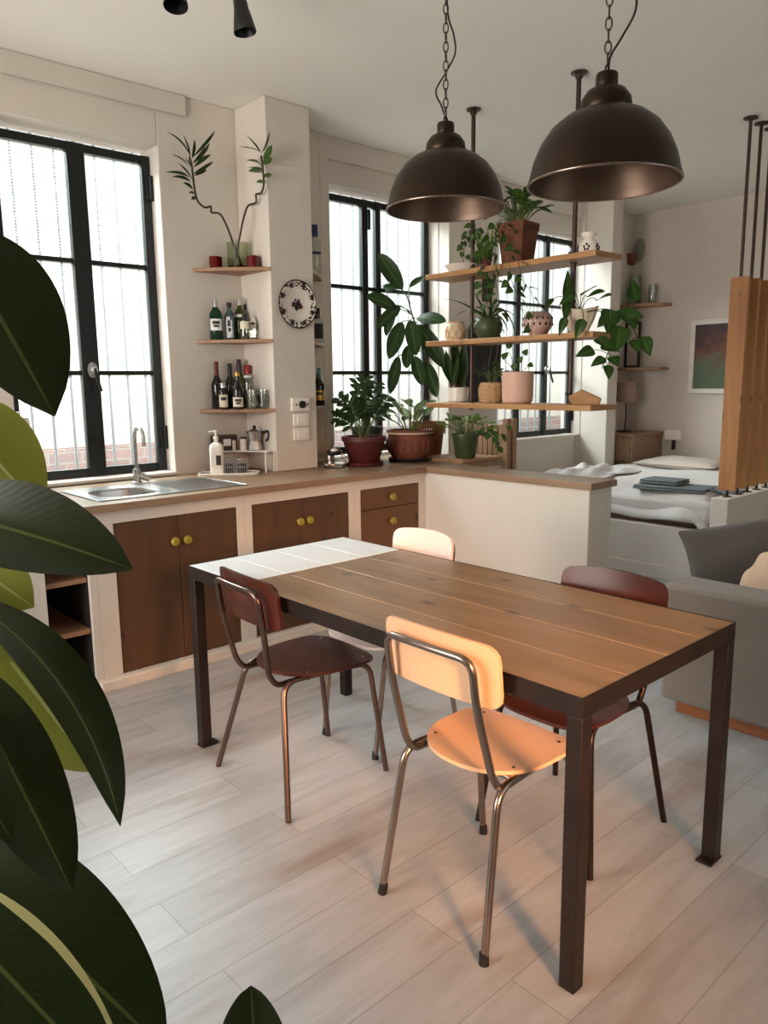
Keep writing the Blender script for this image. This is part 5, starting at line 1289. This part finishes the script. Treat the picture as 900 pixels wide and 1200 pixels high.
# -- green pot on its wooden board
tb = MB().box(3.88, 4.31, 3.455, 3.86, WT, WT+0.022).build('wooden_board', 'shelfwood', None, bevel=0.004)
tag(tb, 'wooden board under the green pot at the inner corner of the worktop', 'board')
o = (4.03, 3.56, WT+0.0225)
p = planter('potted_plant', 'dark green pot with bushy bright green plant standing on a wooden board', o, pot_prof(0.092, 0.070, 0.170, 0.005, 0.02), 'greenpot', 0.082, 0.145)
bush(p, (0, 0, 0.155), 70, 0.19, 0.14, 0.062, 0.036, 'oval', 'leaf_light', 31, 0.2, 0.2, 0.0015, minr=0.15)
f = MB(); s = MB()
vine(f, s, [(0.06, -0.03, 0.16), (0.16, -0.05, 0.17), rel((4.095, 3.315, 1.075), o), rel((4.016, 3.299, 0.9894), o)], 9, 0.06, 0.045, 3, 'oval')
vine(f, s, [(0.04, -0.05, 0.16), (0.12, -0.06, 0.20), rel((4.202, 3.306, 1.163), o)], 7, 0.07, 0.04, 5, 'oval')
s.build('trailing_stems', 'stemg', p, smooth=60); f.build('trailing_leaves', 'leaf_mid', p, smooth=70)

# -- slatted wooden crate behind the peninsula
c = thing('slatted_rack', 'tall narrow slatted wooden rack behind the peninsula, below the hanging shelves', 'rack', (4.50, 3.735, 0))
for a in (-0.035, 0.035):
    for b_ in (-0.19, 0.19): MB().box(a-0.022, a+0.022, b_-0.022, b_+0.022, 0, 1.175).build('post', 'shelfwood', c, bevel=0.002)
for k in range(7):
    yy = -0.145+k*0.0483
    MB().box(-0.050, -0.036, yy-0.018, yy+0.018, 0.45, 1.13).build('slat', 'shelfwood', c, bevel=0.002)
for zz in (0.47, 1.10): MB().box(-0.035, -0.005, -0.167, 0.167, zz-0.02, zz+0.02).build('rail', 'shelfwood', c, bevel=0.002)

# ------------------------------------------------------------------ on the hanging shelves
HT, HM, HB = 2.1355, 1.7105, 1.3105
# top board
o = (3.88, 3.46, HT)
p = planter('shallow_planter', 'shallow pale bowl with trailing greenery at the far end of the top board', o, [(0, 0), (0.075, 0), (0.115, 0.045), (0.118, 0.052), (0.110, 0.052), (0.075, 0.01), (0, 0.01)], 'whiteceramic', 0.098, 0.036)
f = MB(); s = MB()
vine(f, s, [(0.0, 0, 0.04), (0.05, -0.10, 0.10), rel((3.84, 3.328, 2.389), o), rel((3.74, 3.199, 2.2), o), rel((3.71, 3.144, 2.042), o), rel((3.7, 3.093, 1.887), o)], 22, 0.055, 0.042, 7)
vine(f, s, [(0.0, 0, 0.04), rel((3.85, 3.414, 2.315), o), rel((3.85, 3.372, 2.376), o), rel((3.85, 3.323, 2.42), o)], 16, 0.05, 0.040, 9)
s.build('trailing_stems', 'stemd', p, smooth=60); f.build('foliage', 'leaf_mid', p, smooth=70)

o = (3.87, 3.01, HT)
p = planter('terracotta_pot_plant', 'big square terracotta pot with leafy trailing plant on the top board', o, [(0, 0), (0.090, 0), (0.096, 0.006), (0.122, 0.195), (0.128, 0.195), (0.131, 0.240), (0.118, 0.240), (0.110, 0.205), (0, 0.20)], 'shadedterra', 0.104, 0.212, n=4, rz=PI/4+0.1, smooth=20)
bush(p, (0, 0, 0.21), 46, 0.15, 0.19, 0.085, 0.066, 'oval', 'leaf_mid', 17, 0.8, 0.12, 0.003, minr=0.05)
f = MB(); s = MB()
def relr(q, o, rz):                                             # into the rotated pot's own axes
    return Matrix.Rotation(-rz, 3, 'Z') @ (Vector(q)-Vector(o))
RZ = PI/4+0.1
for k, (pts, n_) in enumerate(((((3.78, 3.037, 2.369), (3.7, 3.034, 2.248), (3.69, 3.049, 2.079), (3.68, 2.993, 1.927), (3.68, 3.021, 1.707)), 20), (((3.78, 3.004, 2.325), (3.68, 2.913, 2.064), (3.68, 2.861, 1.94), (3.67, 2.777, 1.766)), 15),
        (((3.8, 3.079, 2.397), (3.76, 3.13, 2.317), (3.7, 3.137, 2.139), (3.69, 3.086, 1.96)), 17), (((3.74, 2.94, 2.288), (3.68, 2.827, 2.032), (3.67, 2.738, 1.905), (3.67, 2.751, 1.694)), 11))):
    vine(f, s, [(0, 0, 0.24)]+[relr(q, o, RZ) for q in pts], n_, 0.062, 0.046, 40+k)
s.build('trailing_stems', 'stemd', p, smooth=60); f.build('trailing_leaves', 'leaf_mid', p, smooth=70)
# pale yellow ribbon leaves beside the pot
o = (3.85, 3.245, HT)
p = planter('yellow_leaf_plant', 'small pot with yellow-green strap leaves between bowl and square pot, top board', o, pot_prof(0.04, 0.032, 0.06, 0.003, 0.012), 'terracotta', 0.034, 0.048)
f = MB(); rnd = random.Random(2)
for k in range(22):
    a = 2*PI*k/11; e = Vector((0.07*math.cos(a), 0.06*math.sin(a), 0.10+rnd.uniform(0, 0.16)))
    f.leaf((0, 0, 0.045), e, 0.03, (math.cos(a), math.sin(a), 0.5), 0.15, 0.2, 'lance', 4, 7)
f.build('foliage', 'leaf_light', p, smooth=70)

ob_ = thing('oil_burner', 'white pierced ceramic oil burner on the near end of the top board', 'oil burner', (3.86, 2.512, HT))
MB().lathe([(0, 0), (0.048, 0), (0.056, 0.012), (0.058, 0.035), (0.046, 0.066), (0.030, 0.082), (0.028, 0.090), (0.042, 0.108), (0.043, 0.114), (0.036, 0.114), (0.026, 0.094), (0, 0.09)], (0,0,0), 30).build('body', 'whiteceramic', ob_, smooth=50)
hl = MB()
for k in range(5):
    for (da, z) in ((0, 0.048), (0.22, 0.036), (-0.22, 0.036), (0.13, 0.022), (-0.13, 0.022)):
        a = 2*PI*k/5+PI*1.12+da; r = 0.0588 if z < 0.04 else 0.0555
        hl.ball((r*math.cos(a)*0.985, r*math.sin(a)*0.985, z), 0.006, 0.006, 0.007, 8, 6)
hl.build('cut_out', 'hole', ob_, smooth=60)
tl = thing('tealight', 'tiny dark tealight cup beside the white oil burner', 'candle', (3.80, 2.585, HT))
MB().lathe([(0, 0), (0.016, 0), (0.016, 0.016), (0.013, 0.016), (0.013, 0.012), (0, 0.012)], (0,0,0), 18).build('cup', 'ink', tl)
MB().cyl((0, 0, 0.0125), (0, 0, 0.019), 0.0015, None, 6).build('wick', 'dark_in', tl)

# middle board
lt = thing('straw_lantern', 'small round straw lantern at the far end of the middle board', 'lantern', (3.86, 3.50, HM))
MB().lathe([(0, 0), (0.052, 0), (0.064, 0.03), (0.066, 0.07), (0.058, 0.115), (0.054, 0.118), (0.054, 0.112), (0.06, 0.07), (0.048, 0.008), (0, 0.006)], (0,0,0), 28).build('shade', 'cream', lt, smooth=50)
wv = MB()
for k in range(9):
    for sg in (-1, 1):
        pts = []
        for q in range(9):
            t = q/8; a = 2*PI*k/9+sg*t*1.0; z = 0.003+0.112*t; r = 0.0535+0.0145*math.sin(PI*min(1, t*1.06))
            pts.append((r*math.cos(a), r*math.sin(a), z))
        wv.tube(pts, 0.0034, 6)
wv.build('lattice', 'lantern', lt, smooth=60)
for z in (0.004, 0.116): MB().tube([(0.0565*math.cos(a), 0.0565*math.sin(a), z) for a in [2*PI*k/26 for k in range(26)]], 0.0042, 6, closed=True).build('hoop', 'lantern', lt, smooth=60)

o = (3.86, 3.225, HM)
p = planter('potted_aloe', 'round dark green pot with long arching blade leaves on the middle board', o, [(0, 0), (0.055, 0), (0.085, 0.04), (0.092, 0.085), (0.078, 0.125), (0.072, 0.130), (0.066, 0.125), (0.07, 0.09), (0, 0.09)], 'greenpot', 0.068, 0.112)
f = MB()
for tip, w, dr in (((3.88, 3.674, 1.996), 0.028, 0.15), ((3.8, 3.296, 2.006), 0.034, 0.05), ((3.82, 2.986, 1.825), 0.03, 0.45), ((3.76, 2.976, 1.722), 0.03, 0.5), ((3.74, 3.29, 1.706), 0.03, 0.35), ((3.9, 3.138, 1.942), 0.03, 0.3), ((3.95, 3.598, 1.872), 0.028, 0.3), ((3.95, 3.283, 1.994), 0.028, 0.15), ((3.72, 2.886, 1.677), 0.026, 0.6), ((3.71, 3.356, 1.645), 0.026, 0.6)):
    e = rel(tip, o); f.leaf((rv(0.02), rv(0.02), 0.11), e, w, (-0.3, -0.4, 1), dr, 0.35, 'blade', 4, 10)
f.build('foliage', 'leaf_dark', p, smooth=70)
bush(p, (0, 0, 0.12), 9, 0.07, 0.09, 0.06, 0.045, 'heart', 'leaf_mid', 77, 0.2, 0.2, 0.002, name='small_leaves')

rb = thing('round_vase', 'round pink pierced bowl vase in the middle of the middle board', 'vase', (3.86, 2.845, HM))
MB().lathe([(0, 0), (0.046, 0), (0.046, 0.010), (0.070, 0.028), (0.088, 0.062), (0.090, 0.082), (0.082, 0.115), (0.062, 0.138), (0.056, 0.138), (0.07, 0.115), (0.08, 0.08), (0.06, 0.03), (0, 0.02)], (0,0,0), 36).build('body', 'rosebowl', rb, smooth=50)
hl = MB()
for k in range(16):
    a = 2*PI*k/16
    for z, r, s_ in ((0.100, 0.0865, 0.0055), (0.066, 0.0885, 0.0065)):
        a2 = a+(0.2 if z > 0.08 else 0); hl.ball((r*math.cos(a2), r*math.sin(a2), z), s_*0.8, s_*0.8, s_*1.5, 8, 6)
hl.build('cut_out', 'hole', rb, smooth=60)
f = MB(); f.leaf((0.0, 0.03, 0.145), rel((3.76, 2.877, 1.82), (3.86, 2.845, HM)), 0.05, (-0.5, -0.5, 0.8), 0.1, 0.15, 'lance', 4, 8)

o = (3.865, 2.56, HM)
p = thing('potted_pothos', 'cream fluted fan-shaped pot with a large trailing heart-leaved vine', 'potted plant', o)
fm = MB(); nn = 40
def fan(k, r, z, sq): 
    a = 2*PI*k/nn; fl = 1+0.045*math.cos(a*14)
    x, y = r*sq*fl*math.cos(a), r*fl*math.sin(a); c_, s_ = math.cos(0.62), math.sin(0.62)
    return (x*c_-y*s_, x*s_+y*c_, z)
vs = []; ring = [(0.048, 0.0, 0.8), (0.056, 0.02, 0.75), (0.082, 0.075, 0.66), (0.104, 0.140, 0.60), (0.098, 0.140, 0.56), (0.07, 0.08, 0.55)]
for r, z, sq in ring: vs += [fan(k, r, z+(0.010*math.cos(2*PI*k/nn*2+PI) if z > 0.13 else 0), sq) for k in range(nn)]
fs = [(i*nn+k, i*nn+(k+1)%nn, (i+1)*nn+(k+1)%nn, (i+1)*nn+k) for i in range(len(ring)-1) for k in range(nn)]+[tuple(range(nn))]
fm.add(vs, fs).build('pot', 'cream', p, smooth=50)
MB().lathe([(0, 0.112), (0.062, 0.108), (0.03, 0.12), (0, 0.122)], (0,0,0), 20, 0.66, 1.2).build('soil', 'soil', p)
f = MB(); s = MB()
PL = [((3.8, 2.605, 1.902), (3.74, 2.576, 1.757), 0.055), ((3.84, 2.632, 1.897), (3.8, 2.605, 2.06), 0.060), ((3.8, 2.472, 1.9), (3.74, 2.323, 1.91), 0.075), ((3.86, 2.544, 1.919), (3.8, 2.409, 1.953), 0.07),
      ((3.8, 2.406, 1.876), (3.74, 2.277, 1.888), 0.07), ((3.68, 2.411, 1.772), (3.66, 2.447, 1.665), 0.06), ((3.72, 2.552, 1.792), (3.7, 2.58, 1.691), 0.05), ((3.8, 2.697, 1.91), (3.72, 2.685, 1.848), 0.03), ((3.8, 2.561, 1.922), (3.74, 2.614, 1.862), 0.055)]
for a, t, w in PL:
    a, t = rel(a, o), rel(t, o); s.tube(bez((0, 0, 0.115), (a*0.5+Vector((0, 0, 0.14))), a, 6), 0.0025, 5)
    f.leaf(a, t, w, (-0.6+rv(.2), -0.65+rv(.2), 0.5), 0.12, 0.14, 'heart', 6, 10)
# long vines to the right, hanging beyond the end of the boards
V1 = [(0.0, -0.03, 0.115), rel((3.768, 2.343, 1.825), o), rel((3.73, 2.231, 1.788), o), rel((3.731, 2.144, 1.709), o), rel((3.746, 2.11, 1.621), o)]
V2 = [(0.0, -0.03, 0.115), rel((3.714, 2.318, 1.802), o), rel((3.659, 2.228, 1.668), o), rel((3.617, 2.219, 1.58), o), rel((3.585, 2.231, 1.506), o)]
for V in (V1, V2): s.tube(smooth_path(V, 6), 0.0026, 6)
HL = [((3.731, 2.278, 1.814), (3.629, 2.231, 1.68), 0.105), ((3.734, 2.22, 1.814), (3.721, 2.124, 1.703), 0.11), ((3.683, 2.191, 1.723), (3.605, 2.163, 1.59), 0.115), ((3.791, 2.19, 1.85), (3.78, 2.184, 1.961), 0.075), ((3.802, 2.182, 1.858), (3.758, 2.177, 1.963), 0.06),
      ((3.758, 2.109, 1.665), (3.74, 2.047, 1.563), 0.080), ((3.724, 2.138, 1.652), (3.688, 2.085, 1.58), 0.06), ((3.618, 2.257, 1.633), (3.646, 2.167, 1.591), 0.085), ((3.585, 2.281, 1.603), (3.474, 2.319, 1.568), 0.065), ((3.604, 2.225, 1.558), (3.517, 2.254, 1.515), 0.055),
      ((3.628, 2.205, 1.566), (3.611, 2.153, 1.513), 0.07), ((3.61, 2.212, 1.523), (3.577, 2.184, 1.448), 0.055), ((3.709, 2.179, 1.775), (3.73, 2.088, 1.761), 0.08), ((3.685, 2.269, 1.771), (3.594, 2.271, 1.716), 0.06), ((3.633, 2.293, 1.666), (3.62, 2.222, 1.61), 0.07)]
for k, (a, t, w) in enumerate(HL):
    a, t = rel(a, o), rel(t, o)
    best = min((q for V in (V1, V2) for q in smooth_path(V, 6)), key=lambda q: (q-a).length)
    s.tube(bez(best, (best+a)/2+Vector((0, 0, 0.015)), a, 4), 0.0018, 5)
    f.leaf(a, t, w, (-0.62+rv(.2), -0.62+rv(.2), 0.45), 0.10, 0.14, 'heart', 6, 10)
s.build('vine_stems', 'stemd', p, smooth=60); f.build('foliage', 'leaf_pothos', p, smooth=70)

# bottom board
o = (3.86, 3.48, HB)
p = planter('bulb_plant', 'small white pot with a brown bulb and dark upright leaves on the bottom board', o, [(0, 0), (0.060, 0), (0.072, 0.012), (0.076, 0.098), (0.070, 0.098), (0.066, 0.03), (0, 0.03)], 'whiteceramic', 0.066, 0.078)
MB().lathe([(0, 0.07), (0.032, 0.078), (0.040, 0.105), (0.026, 0.145), (0.012, 0.170), (0, 0.172)], (-0.01, 0.01, 0), 20).build('bulb', 'chairwood', p, smooth=60)
f = MB()
for tip, w, dr in (((3.86, 3.592, 1.657), 0.06, 0.02), ((3.88, 3.51, 1.698), 0.075, 0.02), ((3.84, 3.415, 1.715), 0.07, 0.05), ((3.86, 3.646, 1.602), 0.05, 0.1), ((3.95, 3.628, 1.739), 0.055, 0.02), ((3.95, 3.467, 1.654), 0.06, 0.1), ((3.78, 3.397, 1.605), 0.055, 0.1)):
    f.leaf((rv(0.03), rv(0.03), 0.085), rel(tip, o), w, (-0.6+rv(.3), -0.7+rv(.3), 0.3), dr, 0.3, 'lance', 4, 10)
f.build('foliage', 'leaf_dark', p, smooth=70)
o = (3.86, 3.19, HB)
p = planter('wicker_pot', 'woven straw pot with a small green plant on the bottom board', o, [(0, 0), (0.062, 0), (0.074, 0.02), (0.080, 0.07), (0.074, 0.125), (0.066, 0.130), (0.062, 0.122), (0.066, 0.09), (0, 0.09)], 'wicker', 0.062, 0.118)
wv = MB()
for q in range(9):
    z = 0.012+q*0.0135; r = 0.066+0.0155*math.sin(PI*min(1, (z+0.01)/0.15))
    wv.tube([((r+0.003*math.cos(14*a))*math.cos(a), (r+0.003*math.cos(14*a))*math.sin(a), z+0.004*math.sin(7*a+q)) for a in [2*PI*k/56 for k in range(56)]], 0.0042, 5, closed=True)
wv.build('weave', 'wicker', p, smooth=60)
bush(p, (0, 0, 0.12), 14, 0.07, 0.12, 0.07, 0.045, 'heart', 'leaf_mid', 51, 0.3, 0.2, 0.002)
o = (3.86, 2.985, HB)
p = planter('pink_pot', 'large smooth pink pot with a sparse small plant on the bottom board', o, [(0, 0), (0.078, 0), (0.092, 0.012), (0.096, 0.045), (0.097, 0.188), (0.092, 0.192), (0.087, 0.186), (0.086, 0.15), (0, 0.15)], 'pinkceramic', 0.086, 0.160)
f = MB(); s = MB()
for tip, l in (((3.88, 2.957, 1.603), 0.06), ((3.8, 2.939, 1.561), 0.05), ((3.9, 3.105, 1.65), 0.07), ((3.78, 2.968, 1.521), 0.05), ((3.82, 3.08, 1.585), 0.06), ((3.82, 2.865, 1.529), 0.05)):
    e = rel(tip, o); s.tube(bez((rv(.03), rv(.03), 0.16), e*0.6+Vector((0, 0, 0.09)), e, 5), 0.002, 5)
    f.leaf(e, e+Vector((rv(.03), -0.03, l*0.6)), 0.038, (-0.7, -0.6, 0.2), 0.1, 0.15, 'heart', 4, 7)
s.build('stems', 'stemg', p, smooth=60); f.build('foliage', 'leaf_mid', p, smooth=70)
w_ = thing('driftwood_block', 'chunky split wood block at the near end of the bottom board', 'wood block', (3.86, 2.50, HB), math.radians(-60))
wm = MB(); vs = [(-0.075, -0.035, 0), (0.080, -0.035, 0), (0.080, 0.035, 0), (-0.075, 0.035, 0), (-0.095, -0.03, 0.045), (-0.02, -0.032, 0.088), (0.088, -0.030, 0.030), (0.088, 0.03, 0.034), (-0.02, 0.032, 0.085), (-0.095, 0.03, 0.05)]
wm.add(vs, [(3,2,1,0), (0,1,6,5,4), (2,3,9,8,7), (4,5,8,9), (5,6,7,8), (0,4,9,3), (1,2,7,6)])
wm.build('block', wood('split_wood', rgb(150, 108, 70), rgb(190, 146, 100), 'x', 0.7, 30, 0, None, 0.5), w_, smooth=0, bevel=0.006)
MB().cyl((-0.08, 0.0, 0.05), (-0.115, 0.0, 0.062), 0.009, 0.006, 8).build('twig_stub', 'stemd', w_)

# on the pillar behind the shelves
bg = thing('hanging_coat', 'dark cloth hanging on the pillar behind the shelves', 'coat', (4.97, 4.219, 2.0))
def g(u, v):
    a = (u-0.5); w_ = 0.17+0.05*math.sin(v*3)+0.03*v
    return (a*2*w_+0.02*math.sin(v*9), -0.012-0.055*math.cos(a*PI)*(0.5+0.5*math.sin(0.3+2.6*v))-0.012*math.sin(a*26+v*3), -0.11-0.62*v+0.10*(abs(a)*2)**2*(-1 if v < 0.05 else 0.2))
MB().grid(g, 30, 24).build('cloth', 'blackp', bg, smooth=80, solid=0.008)
MB().cyl((0, -0.002, -0.08), (0, -0.05, -0.07), 0.006, None, 8).build('hook', 'iron', bg)
for dz, sz, lb in ((0.0, 0.055, 'square'),):
    ic = thing('wall_intercom', 'small black intercom box high on the pillar behind the shelves', 'intercom', (5.02, 4.2195, 2.21))
    MB().box(-0.055, 0.055, -0.03, 0, -0.06, 0.06).build('case', 'blackp', ic, bevel=0.004)
    MB().box(-0.055, 0.055, -0.02, 0, -0.125, -0.064).build('lower_case', 'pipe', ic, bevel=0.004)
    MB().cyl((0, -0.03, 0.025), (0, -0.034, 0.025), 0.012, None, 14).build('button', 'pipe', ic)

# ------------------------------------------------------------------ rubber plant in the foreground
O = (0.2034, 1.045, 1.304); O = (O[0], O[1], 0.0)
rp = thing('rubber_plant', 'large rubber plant with big glossy leaves at the left edge, close to the camera', 'plant', O)
MB().lathe([(0, 0), (0.13, 0), (0.135, 0.01), (0.165, 0.29), (0.178, 0.29), (0.178, 0.33), (0.155, 0.33), (0.150, 0.29), (0, 0.285)], (0,0,0), 36).build('pot', 'redpot', rp, smooth=35)
MB().lathe([(0, 0.287), (0.149, 0.287), (0.08, 0.297), (0, 0.30)], (0,0,0), 24).build('soil', 'soil', rp)
MB().tube(smooth_path([(0.01, 0, 0.28), (-0.01, 0.01, 0.7), (0.012, -0.01, 1.1), (-0.005, 0.005, 1.45), (0.005, 0, 1.78)], 6), [0.017-0.0004*i for i in range(25)], 10).build('stem', 'stemd', rp, smooth=60)
def big_leaf(base, tip, w, nrm, droop, m, fold=0.22, label=None, twist=0.0, shape='rubber'):
    a, t = rel(base, O), rel(tip, O)
    o = MB().leaf(a, t, w, nrm, droop, fold, shape, 12, 24, twist).build('leaf', m, rp, smooth=80)
    zt = max(0.35, min(1.74, a.z-0.03)); j = Vector((0, 0, zt))
    MB().tube(bez(j, (j+a)/2+Vector((0, 0, 0.02)), a, 6), 0.0042, 8).build('petiole', 'stemg', o, smooth=60)
    if label: o['label'] = label
    return o
CAMN = Vector((-0.67, -0.74, 0.0))                       # roughly back towards the room's near corner

UPN = Vector((0, 0, 1))
RGT = Vector((0.737, -0.675, 0))
def nmix(c, u, r): return CAMN*c+UPN*u+RGT*r
big_leaf((0.2281, 0.8997, 1.609), (0.2707, 0.7629, 1.422), 0.115, nmix(0.75, 0.45, 0.35), 0.06, 'rub_leaf')
big_leaf((0.2589, 1.134, 1.433), (0.3377, 1.029, 1.289), 0.115, nmix(0.8, 0.3, 0.5), 0.08, 'rub_yellow', label='pale yellow-green leaf behind the dark ones')
big_leaf((0.1962, 0.9448, 1.318), (0.3167, 0.7137, 1.271), 0.098, nmix(0.72, 0.62, 0.0), 0.10, 'rub_leaf')
big_leaf((0.2443, 1.104, 1.247), (0.3099, 0.9999, 1.173), 0.090, nmix(0.8, 0.3, 0.2), 0.06, 'rub_yellow', label='pale yellow-green leaf behind the dark ones')
big_leaf((0.2236, 0.977, 1.208), (0.2914, 0.7295, 0.9993), 0.066, nmix(0.45, 0.62, 0.72), 0.34, 'rub_leaf')
big_leaf((0.2395, 1.068, 1.187), (0.2924, 0.9617, 1.116), 0.07, nmix(0.8, 0.4, 0.3), 0.05, 'rub_yellow', label='pale yellow-green leaf behind the dark ones')
big_leaf((0.2695, 1.084, 1.137), (0.3491, 0.9417, 0.9555), 0.115, nmix(0.8, 0.3, 0.5), 0.10, 'rub_yellow', label='pale yellow-green leaf behind the dark ones')
big_leaf((0.175, 0.8234, 1.184), (0.2092, 0.6425, 1.011), 0.076, nmix(0.78, 0.35, 0.55), 0.16, 'rub_leaf')
big_leaf((0.1438, 0.7921, 1.163), (0.1706, 0.6632, 1.067), 0.060, nmix(0.8, 0.3, 0.5), 0.08, 'rub_leaf')
big_leaf((0.2025, 1.062, 1.016), (0.2953, 0.9006, 0.8613), 0.095, nmix(0.8, 0.4, 0.3), 0.06, 'rub_yellow', label='pale yellow-green leaf behind the dark ones')
big_leaf((0.1519, 0.8543, 0.9866), (0.2614, 0.5856, 0.8512), 0.125, nmix(0.70, 0.55, 0.45), 0.14, 'rub_leaf')
big_leaf((0.1101, 0.7105, 1.032), (0.1971, 0.5184, 0.9012), 0.085, nmix(0.78, 0.35, 0.5), 0.10, 'rub_margin', label='dark leaf with a pale yellow margin')
big_leaf((0.364, 0.5983, 0.7163), (0.3713, 0.6187, 0.8344), 0.072, nmix(0.9, 0.4, 0.0), 0.05, 'rub_leaf', shape='oval')
